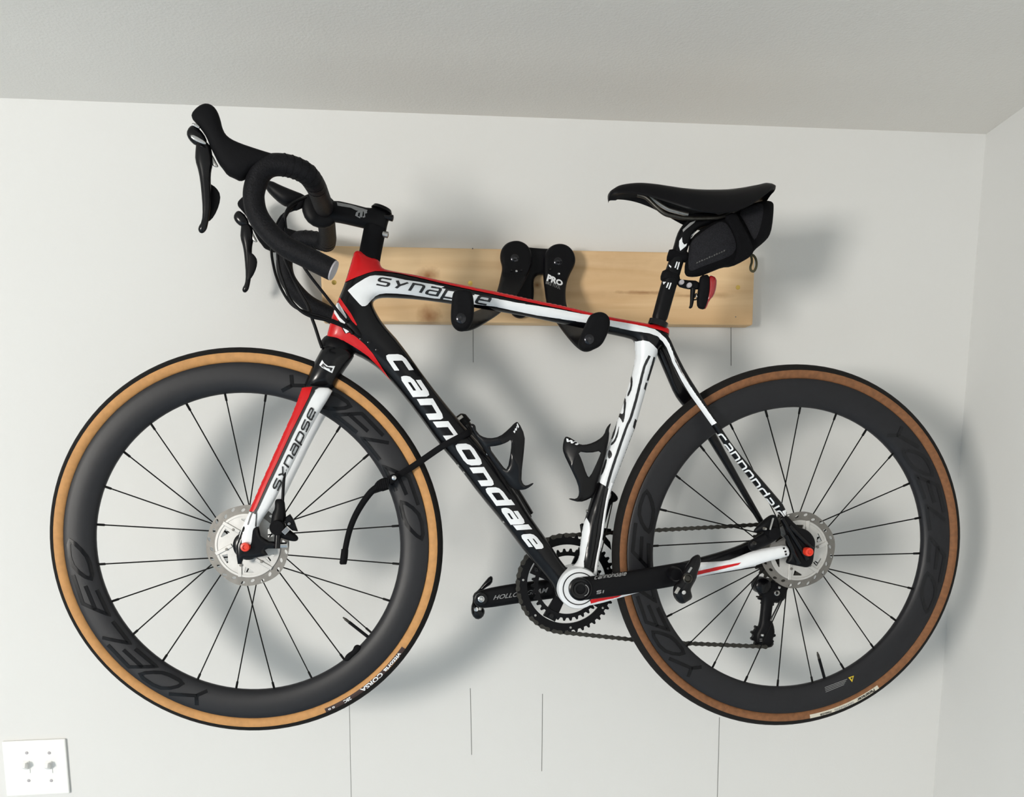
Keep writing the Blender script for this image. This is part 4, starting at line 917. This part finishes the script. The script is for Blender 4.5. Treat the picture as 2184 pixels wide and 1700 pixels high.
# chainrings
def ringset(name, r, teeth, rin, c, th, m):
    return cut(name, [gear(r, teeth, .0036), circ(rin, 72)], c, BU, UP, BN, th, m, bike)
big = ringset('chainring', BR, 46, .0755, ringc, .0045, 'satin_black')
sm = ringset('chainring', .0665, 34, .0555, ringc + BN * .009, .0035, 'satin_black')
body = [circ(.0600, 60), ]
spider = []
for i in range(4):
    t0 = math.radians(62 + 90 * i)
    for tt, rr in ((-.55, .026), (-.30, .034), (-.17, .074), (.17, .074), (.30, .034), (.55, .026)): spider.append((rr * math.cos(t0 + tt), rr * math.sin(t0 + tt)))
cut('spider', [np.array(spider), circ(.014, 24)], ringc + BN * .003, BU, UP, BN, .009, 'satin_black', big)
for i in range(4):
    t0 = math.radians(62 + 90 * i); e = BU * math.cos(t0) + UP * math.sin(t0)
    lathe('chainring_bolt', ringc + e * .0665 + BN * .011, BN, [(.005, -.01), (.005, .001), (.003, .0015), (0, .001)], 'gloss_black', big, 14)
for i in range(7):
    t0 = math.radians(20 + 51 * i); e = BU * math.cos(t0) + UP * math.sin(t0)
    lathe('shift_pin', ringc + e * .0835 + BN * .002, BN, [(.0022, -.002), (.0022, .002), (0, .0024)], 'steel', big, 10)
# chain: links of their own
path = [P(1655, 1117, OC), P(1400, 1131, OC)]
p2 = [];
for k in np.linspace(math.radians(86), math.radians(266), 60): p2.append(ringc + (BU * math.cos(k) + UP * math.sin(k)) * (BR + .0006))
path = np.array(path + p2 + [P(1400, 1369.5, OC), P(1632, 1379.5, OC)])
seg = np.linalg.norm(np.diff(path, axis=0), axis=1); cum = np.concatenate([[0], np.cumsum(seg)]); Lc = cum[-1]; nL = int(Lc / pitch)
def at(s): return np.array([np.interp(s, cum, path[:, i]) for i in range(3)])
def linkmesh(w_, tall):
    hp = pitch / 2; pts = []
    for t in np.linspace(-math.pi / 2, math.pi / 2, 7): pts.append((hp + tall * math.cos(t), tall * math.sin(t)))
    pts.append((0, tall * .62))
    for t in np.linspace(math.pi / 2, 3 * math.pi / 2, 7): pts.append((-hp + tall * math.cos(t), tall * math.sin(t)))
    pts.append((0, -tall * .62)); n = len(pts); vs = []; fs = []
    for z0, z1 in ((w_, w_ - .001), (-w_ + .001, -w_)):
        b = len(vs); vs += [(x, y, z0) for x, y in pts] + [(x, y, z1) for x, y in pts]
        fs += [tuple(range(b, b + n)), tuple(range(b + n, b + 2 * n))[::-1]] + [(b + i, b + n + i, b + n + (i + 1) % n, b + (i + 1) % n) for i in range(n)]
    b = len(vs)
    for k in range(8):
        t = 2 * math.pi * k / 8; vs += [(hp + .0022 * math.cos(t), .0022 * math.sin(t), w_ + .0004), (hp + .0022 * math.cos(t), .0022 * math.sin(t), -w_ - .0004)]
    fs += [(b + 2 * k, b + 2 * ((k + 1) % 8), b + 2 * ((k + 1) % 8) + 1, b + 2 * k + 1) for k in range(8)] + [tuple(b + 2 * k for k in range(8)), tuple(b + 2 * k + 1 for k in range(8))]
    return vs, fs
chain = None; lm = {}
for i in range(nL):
    a_, b_ = at(i * pitch), at((i + 1) * pitch); mid = (a_ + b_) / 2; ex = (b_ - a_) / np.linalg.norm(b_ - a_); ez = BN; ey = np.cross(ez, ex)
    kind = i % 2
    if kind not in lm:
        v_, f_ = linkmesh(.0030 if kind else .0021, .0042)
        o = mesh('chain' if chain is None else 'chain_link', v_, f_, 'dark_steel', bike if chain is None else chain, smooth=False); lm[kind] = o.data
    else: o = finish(bpy.data.objects.new('chain_link', lm[kind]), chain)
    M4 = Matrix([[ex[r], ey[r], ez[r], mid[r]] for r in range(3)] + [[0, 0, 0, 1]])
    if chain is None: chain = o; o.matrix_basis = M4; M0 = M4
    else: o.matrix_parent_inverse = M0.inverted(); o.matrix_basis = M4
# cassette, derailleurs
cas = None
for i, (teeth, o_) in enumerate([(32, -.024), (28, -.028), (25, -.031), (22, -.034), (19, -.037), (17, -.040), (15, -.043), (13, -.046), (11, -.049)]):
    r_ = teeth * pitch / (2 * math.pi); hl = [circ(.0042, 10, (r_ * .72 * math.cos(t), r_ * .72 * math.sin(t))) for t in np.linspace(0, 2 * math.pi, 6, endpoint=False)] if i < 5 else []
    o = cut('cassette' if cas is None else 'sprocket', [gear(r_, teeth, .0032), circ(.012, 24)] + hl, RCN + BN * o_, BU, UP, BN, .0018, 'dark_steel', bike if cas is None else cas)
    cas = cas or o
rd = solid('rear_derailleur', Z('Z8', [(1030, 830), (1120, 842), (1200, 880), (1285, 920), (1275, 980), (1258, 1050), (1185, 1090), (1140, 1078), (1128, 1170), (1120, 1250), (1145, 1290), (1158, 1390), (1130, 1440), (1155, 1490), (1110, 1526), (1000, 1520), (962, 1480), (955, 1400), (985, 1330), (1005, 1300), (1020, 1180), (1032, 1030), (1000, 1000), (980, 960), (978, 910), (1000, 860)]),
           S(-.072), 'satin_black', bike, g=4, cap=.013, smooth_poly=1)
lathe('knuckle', P(*z8((1040, 915))[0], -.062), BN, [(.0165, -.018), (.0165, .004), (.014, .007), (0, .008)], 'gloss_black', rd, 24)
for u_, v_, r_, m_ in [(1182, 988, .0055, 'steel'), (1180, 988, .003, 'gloss_black'), (1040, 1402, .0028, 'chrome'), (1205, 935, .0025, 'chrome')]:
    lathe('bolt', P(*z8((u_, v_))[0], -.056 if r_ > .003 else -.054), BN, [(r_, -.006), (r_, .001), (r_ * .6, .002), (0, .002)], m_, rd, 12)
cut('jockey_wheel', [gear(.0235, 11, .0026), circ(.006, 12)], P(*z8((1042, 1402))[0], -.070), BU, UP, BN, .009, 'satin_black', rd)
cut('jockey_wheel', [gear(.021, 11, .0026), circ(.006, 12)], P(*z8((1100, 1010))[0], -.074), BU, UP, BN, .006, 'satin_black', rd)
box('cage_mark', P(*z8((1025, 1440))[0], -.057), BU, UP, BN, .005, .0012, .0006, 'grey_print', rd)
box('cage_mark', P(*z8((1025, 1458))[0], -.057), BU, UP, BN, .005, .0012, .0006, 'grey_print', rd)
tube('derailleur_cable', PP([(*q, -.06) for q in z8((1215, 1060), (1170, 1150), (1130, 1230), (1120, 1260))]), .0016, 'gloss_black', rd, 6, 4)
tube('limit_screw', PP([(*q, -.06) for q in z8((978, 1022), (1030, 1024))]), .0016, 'dark_steel', rd, 6, 1)
fdr = solid('front_derailleur', Z('W6', [(345, 1032), (372, 1052), (394, 1082), (384, 1104), (352, 1112), (334, 1170), (312, 1246), (298, 1250), (303, 1180), (322, 1112), (350, 1075)]), S(-.03), 'satin_black', bike, g=3.5, smooth_poly=1)
solid('chain_guide', Z('W6', [(160, 1244), (172, 1236), (190, 1238), (190, 1290), (210, 1330), (180, 1330), (168, 1300)]), S(-.040), 'satin_black', fdr, g=3.5, k=.7)
solid('chain_guide', Z('W6', [(290, 1262), (350, 1270), (352, 1290), (300, 1295), (345, 1350), (352, 1400), (310, 1360), (286, 1310)]), S(-.040), 'satin_black', fdr, g=3.5, k=.6)
tube('derailleur_cable', PP([(*q, -.03) for q in Z('W6', [(362, 1090), (340, 1190), (310, 1330), (276, 1460)])]), .0012, 'dark_steel', fdr, 6, 3)
lathe('rivet', P(*Z('W6', [(206, 1163)])[0], 0), -BU, [(.003, -.003), (.003, .002), (0, .003)], 'steel', fdr, 10)
# pedals
pn = solid('pedal', Z('Z8', [(318, 690), (345, 640), (400, 606), (432, 622), (432, 700), (402, 780), (388, 850), (352, 910), (330, 952), (345, 1000), (352, 1042), (312, 1062), (262, 1096), (212, 1082), (166, 1022), (164, 950), (182, 900), (222, 878), (258, 800), (290, 725)]), S(.128), 'gloss_black', bike, g=4, k=1.2, cap=.020, smooth_poly=1, key='ped')
lathe('pedal_axle', P(*z8((180, 800))[0], .098), BN, [(.0125, -.010), (.0125, .006), (.010, .012), (0, .012)], 'satin_black', pn, 20)
lathe('axle_bolt', P(*z8((306, 845))[0], .146), BN, [(.0082, -.006), (.0082, .002), (.0062, .003), (.0045, .0005), (0, .0005)], 'dark_steel', pn, 18)
lathe('axle_bolt', P(*z8((268, 982))[0], .146), BN, [(.0035, -.006), (.0035, .001), (0, .0015)], 'chrome', pn, 12)
box('spring_plate', P(*z8((205, 962))[0], .146), (.5, 0, .85), (.85, 0, -.5), BN, .012, .006, .002, 'steel', pn, .0006)
box('spring_plate', P(*z8((330, 760))[0], .148), (.55, 0, .85), (.85, 0, -.55), BN, .010, .0035, .002, 'grey_print', pn, .0006)
pf = solid('pedal', Z('Z7', [(165, 800), (210, 740), (262, 680), (290, 690), (282, 750), (215, 790), (150, 850), (125, 900), (160, 945), (205, 950), (222, 990), (202, 1040), (150, 1062), (105, 1020), (98, 950), (115, 900), (115, 840)]), S(-.105), 'gloss_black', bike, g=4, k=1.2, cap=.020, smooth_poly=1)
lathe('axle_bolt', P(*Z('Z7', [(145, 970)])[0], -.088), BN, [(.004, -.004), (.004, .001), (0, .0015)], 'chrome', pf, 12)
box('spring_plate', P(*Z('Z7', [(178, 965)])[0], -.088), BU, UP, BN, .005, .006, .002, 'steel', pf, .0006)

# ------------------------------------------------------------------ bottle cages
def cage(base, arm, hole_, tip_off, key):
    c_ = solid('bottle_cage', base, S(0), 'gloss_black', bike, g=4, k=.8, cap=.012, smooth_poly=1)
    for s in (1, -1):
        solid('cage_arm', [chaikin(arm, 1), chaikin(hole_, 1)], S(lambda x, y: s * tip_off(x, y)), 'gloss_black', c_, g=4, k=.45, cap=.005, key=key if s == 1 else None)
    return c_
d1 = lambda x, y: float(np.interp((x - 1005) * .8 - (y - 955) * .6, [-10, 25, 60, 95], [.010, .030, .037, .026]))
c1 = cage(Z('W5', [(770, 640), (800, 655), (850, 720), (920, 800), (1000, 890), (1075, 985), (1110, 1050), (1085, 1065), (1040, 1010), (900, 830), (790, 695)]),
     Z('W5', [(795, 608), (820, 612), (832, 650), (870, 688), (930, 704), (1000, 690), (1060, 640), (1110, 588), (1132, 590), (1176, 680), (1172, 770), (1148, 980), (1162, 1022), (1186, 1034), (1230, 1012), (1238, 1020), (1190, 1056), (1150, 1064), (1090, 1060), (1040, 1005), (900, 800), (850, 720), (815, 660)]),
     Z('W5', [(915, 762), (990, 754), (1050, 732), (1082, 708), (1078, 790), (1054, 925), (1020, 900)]), d1, 'cage1')
d2 = lambda x, y: float(np.interp((1290 - x) * .93 - (y - 980) * .36, [-10, 25, 60, 95], [.010, .030, .037, .026]))
c2_ = cage(Z('W6', [(320, 790), (335, 795), (318, 860), (290, 960), (262, 1050), (235, 1085), (215, 1080), (250, 990), (290, 870)]),
     Z('W6', [(68, 714), (90, 712), (140, 742), (165, 762), (215, 758), (270, 734), (308, 700), (320, 660), (345, 630), (349, 637), (336, 670), (340, 700), (326, 790), (312, 850), (284, 960), (258, 1060), (215, 1092), (160, 1110), (95, 1092), (97, 1084), (140, 1090), (157, 1060), (150, 1000), (108, 910), (60, 812), (56, 770)]),
     Z('W6', [(148, 802), (220, 812), (292, 797), (272, 850), (220, 962), (203, 945), (172, 850)]), d2, 'cage2')
tag(c1, 'cage on the down tube'); tag(c2_, 'cage on the seat tube')
printed('lettering', 'wi', Z('W6', [(76, 742), (160, 770), (160, 745), (80, 716)]), bvh('cage2'), S(.04), 'white_print', c2_, bold=.03, shear=.3)
printed('lettering', 'wi', Z('W5', [(1100, 672), (1142, 612), (1122, 598), (1090, 652)]), bvh('cage1'), S(.035), 'white_print', c1, bold=.03, shear=.3)
for u_, v_ in [(918, 808), (1060, 1005)]:
    lathe('bolt', P(*Z('W5', [(u_, v_)])[0], .012), BN, [(.0035, -.004), (.0035, .002), (0, .003)], 'chrome', c1, 12)

# ================================================================== things carried by the bicycle
# mini pump beside the down tube cage
pq = Z('W5', [(705, 545), (745, 595), (800, 665), (1075, 1040), (1200, 1240)])
pm = thing('mini_pump', 'slim black mini pump strapped along the down tube beside its bottle cage', 'pump', tuple(P(*pq[2], -.03)))
tube('pump_barrel', PP([(*q, -.024) for q in pq[1:]]), .0105, 'gloss_black', pm, 16, 3)
tube('pump_head', PP([(*pq[0], -.024), (*Z('W5', [(722, 568)])[0], -.024), (*Z('W5', [(760, 612)])[0], -.024)]), [.007, .0135, .0135], 'satin_black', pm, 16, 2)
box('pump_collar', P(*Z('W5', [(716, 566)])[0], -.012), (.6, 0, -.8), (.8, 0, .6), BN, .006, .016, .006, 'steel', pm, .001)
lathe('bolt', P(*Z('W5', [(1206, 1246)])[0], -.02), BN, [(.004, -.004), (.004, .002), (0, .003)], 'gloss_black', pm, 10)
tube('pump_lever', PP([(*q, .0) for q in Z('W5', [(795, 625), (805, 608), (822, 618), (828, 645)])]), .002, 'gloss_black', pm, 8, 4)

# wheel strap
sp = thing('wheel_strap', 'black rubber strap tying the front wheel to the down tube, its tail hanging', 'strap', tuple(P(*Z('W5', [(260, 975)])[0], .03)))
sq = Z('W5', [(262, 975), (330, 940), (440, 868), (590, 765), (690, 710), (782, 662), (800, 660)])
for T_, s in ((None, 1), ('b', -1)):
    offs = [.026, .026, .024, .030, .036, .030, .010]
    tube('strap_band', PP([(*q, s * o) for q, o in zip(sq, offs)]), .0058, 'rubber_black', sp, 10, 4, flat=.42, flat_dir=BN)
solid('buckle', Z('W5', [(215, 985), (235, 955), (285, 945), (300, 970), (285, 1000), (240, 1025), (222, 1015)]), S(.034), 'rubber_black', sp, g=4, k=.8, smooth_poly=1)
lathe('rivet', P(*Z('W5', [(263, 978)])[0], .044), BN, [(.0042, -.004), (.0040, .001), (.002, .002), (0, .0022)], 'chrome', sp, 14)
solid('grip_tab', Z('W5', [(118, 1050), (130, 1015), (165, 985), (205, 975), (232, 985), (228, 1030), (205, 1065), (165, 1075), (130, 1072)]), S(.03), 'rubber_black', sp, g=4, k=.5, smooth_poly=2, key='tab')
for k in range(7):
    a_, b_ = Z('W5', [(138 + 13 * k, 1062 - 2 * k), (150 + 13 * k, 1000 - 3 * k)]); tube('tab_rib', PP([(*a_, .0375), (*b_, .0375)]), .0016, 'matte_black', sp, 6, 1)
tube('strap_tail', PP([(*q, .03) for q in z6((1760, 170), (1690, 225), (1610, 330), (1540, 450), (1490, 570), (1460, 680), (1438, 790))]), [.0058, .0058, .0056, .0054, .0052, .005, .005], 'rubber_black', sp, 12, 5)
tube('tail_end', PP([(*q, .03) for q in z6((1436, 782), (1428, 860), (1418, 915), (1417, 926))]), [.0062, .0066, .0064, .0045], 'matte_black', sp, 14, 2)

# saddle bag
bg = thing('saddle_bag', 'small dark grey fabric saddle bag strapped under the saddle', 'bag', tuple(P(1520, 585, 0)))
bpoly = Z('Z3', [(945, 1070), (950, 950), (985, 850), (1000, 720), (1060, 645), (1250, 525), (1450, 415), (1620, 355), (1720, 325), (1800, 325), (1836, 348), (1838, 400), (1818, 600), (1790, 690), (1740, 745), (1640, 825), (1610, 885), (1520, 940), (1420, 988), (1330, 992), (1200, 1045), (1100, 1085), (1000, 1092)])
bagb = solid('bag_body', bpoly, S(0), 'fabric_black', bg, g=6, k=.85, cap=.046, smooth_poly=1, key='bag')
tbg = bvh('bag')
decal('grey_panel', Z('Z3', [(1010, 1035), (985, 1000), (990, 850), (1010, 740), (1100, 660), (1250, 560), (1330, 530), (1400, 590), (1470, 760), (1440, 860), (1300, 920), (1100, 990)]), tbg, S(.03), 'fabric_grey', bagb, g=6, lift=.0010, smooth_poly=2)
decal('grey_panel', Z('Z3', [(1480, 435), (1600, 385), (1720, 345), (1742, 400), (1705, 600), (1650, 725), (1620, 690), (1560, 560)]), tbg, S(.03), 'fabric_grey', bagb, g=6, lift=.0010, smooth_poly=1)
solid('compression_strap', Z('Z3', [(1330, 480), (1450, 430), (1500, 520), (1590, 680), (1640, 810), (1600, 890), (1500, 945), (1410, 985), (1460, 880), (1480, 760), (1420, 600)]), S(.041), 'fabric_black', bg, g=5, plate=.004, edge=3, smooth_poly=1)
for k in range(12):
    t = k / 11; a_ = (1062 + 270 * t, 955 - 118 * t); decal('stitched_mark', Z('Z3', [a_, (a_[0] + 15, a_[1] - 7), (a_[0] + 18, a_[1] - 16 - 4 * (k % 2)), (a_[0] + 3, a_[1] - 9 - 5 * (k % 3))]), tbg, S(.03), 'dim_print', bagb, g=5, lift=.0016)
tube('light_loop', PP([(*q, .0) for q in z3((1600, 860), (1640, 875), (1665, 920), (1668, 980), (1645, 1030), (1615, 1025), (1608, 990), (1622, 940), (1618, 890), (1600, 870))]), .0022, 'loop_olive', bg, 8, 4)
solid('post_strap', Z('Z3', [(790, 815), (850, 812), (970, 832), (990, 900), (960, 945), (900, 935), (765, 930), (770, 880)]), S(.0), 'fabric_black', bg, g=4, k=2.0, cap=.0215)

# tail light
tl = thing('tail_light', 'small red-lensed rear light clamped to the seatpost below the saddle bag', 'bike light', tuple(P(*z3((1130, 1415))[0], 0)))
solid('light_body', Z('Z3', [(1105, 1075), (1195, 1062), (1200, 1200), (1185, 1310), (1150, 1412), (1120, 1418), (1072, 1398), (1068, 1310), (1092, 1130)]), S(0), 'matte_black', tl, g=4, k=1.3, cap=.018, smooth_poly=1)
solid('lens', Z('Z3', [(1185, 1065), (1268, 1098), (1262, 1200), (1236, 1285), (1195, 1325), (1160, 1412), (1135, 1412), (1170, 1300), (1185, 1180)]), S(0), 'red_lens', tl, g=4, k=1.4, cap=.0175, smooth_poly=1)
solid('bracket', Z('Z3', [(860, 1100), (940, 1120), (1095, 1128), (1095, 1215), (1040, 1218), (960, 1212), (870, 1185)]), S(0), 'satin_black', tl, g=4, k=.9, smooth_poly=1, key='brk')
solid('post_clamp', Z('Z3', [(722, 1030), (760, 1012), (880, 1040), (895, 1110), (880, 1160), (800, 1148), (706, 1125), (706, 1080)]), S(0), 'rubber_black', tl, g=4, k=2.0, cap=.0225)
for u_, v_ in [(918, 1140), (995, 1170)]:
    lathe('bolt', P(*z3((u_, v_))[0], .0115), BN, [(.0042, -.006), (.0042, .0005), (.003, .001), (0, .0004)], 'end_cap_grey', tl, 14)
tube('clip', PP([(*q, .0) for q in z3((1030, 1205), (1022, 1290), (1018, 1340), (1008, 1390), (992, 1392))]), [.005, .004, .0035, .0028, .002], 'satin_black', tl, 8, 3)
tube('clip_wire', PP([(*q, .004) for q in z3((1045, 1300), (1060, 1255), (1070, 1310), (1040, 1320))]), .0014, 'gloss_black', tl, 6, 3)
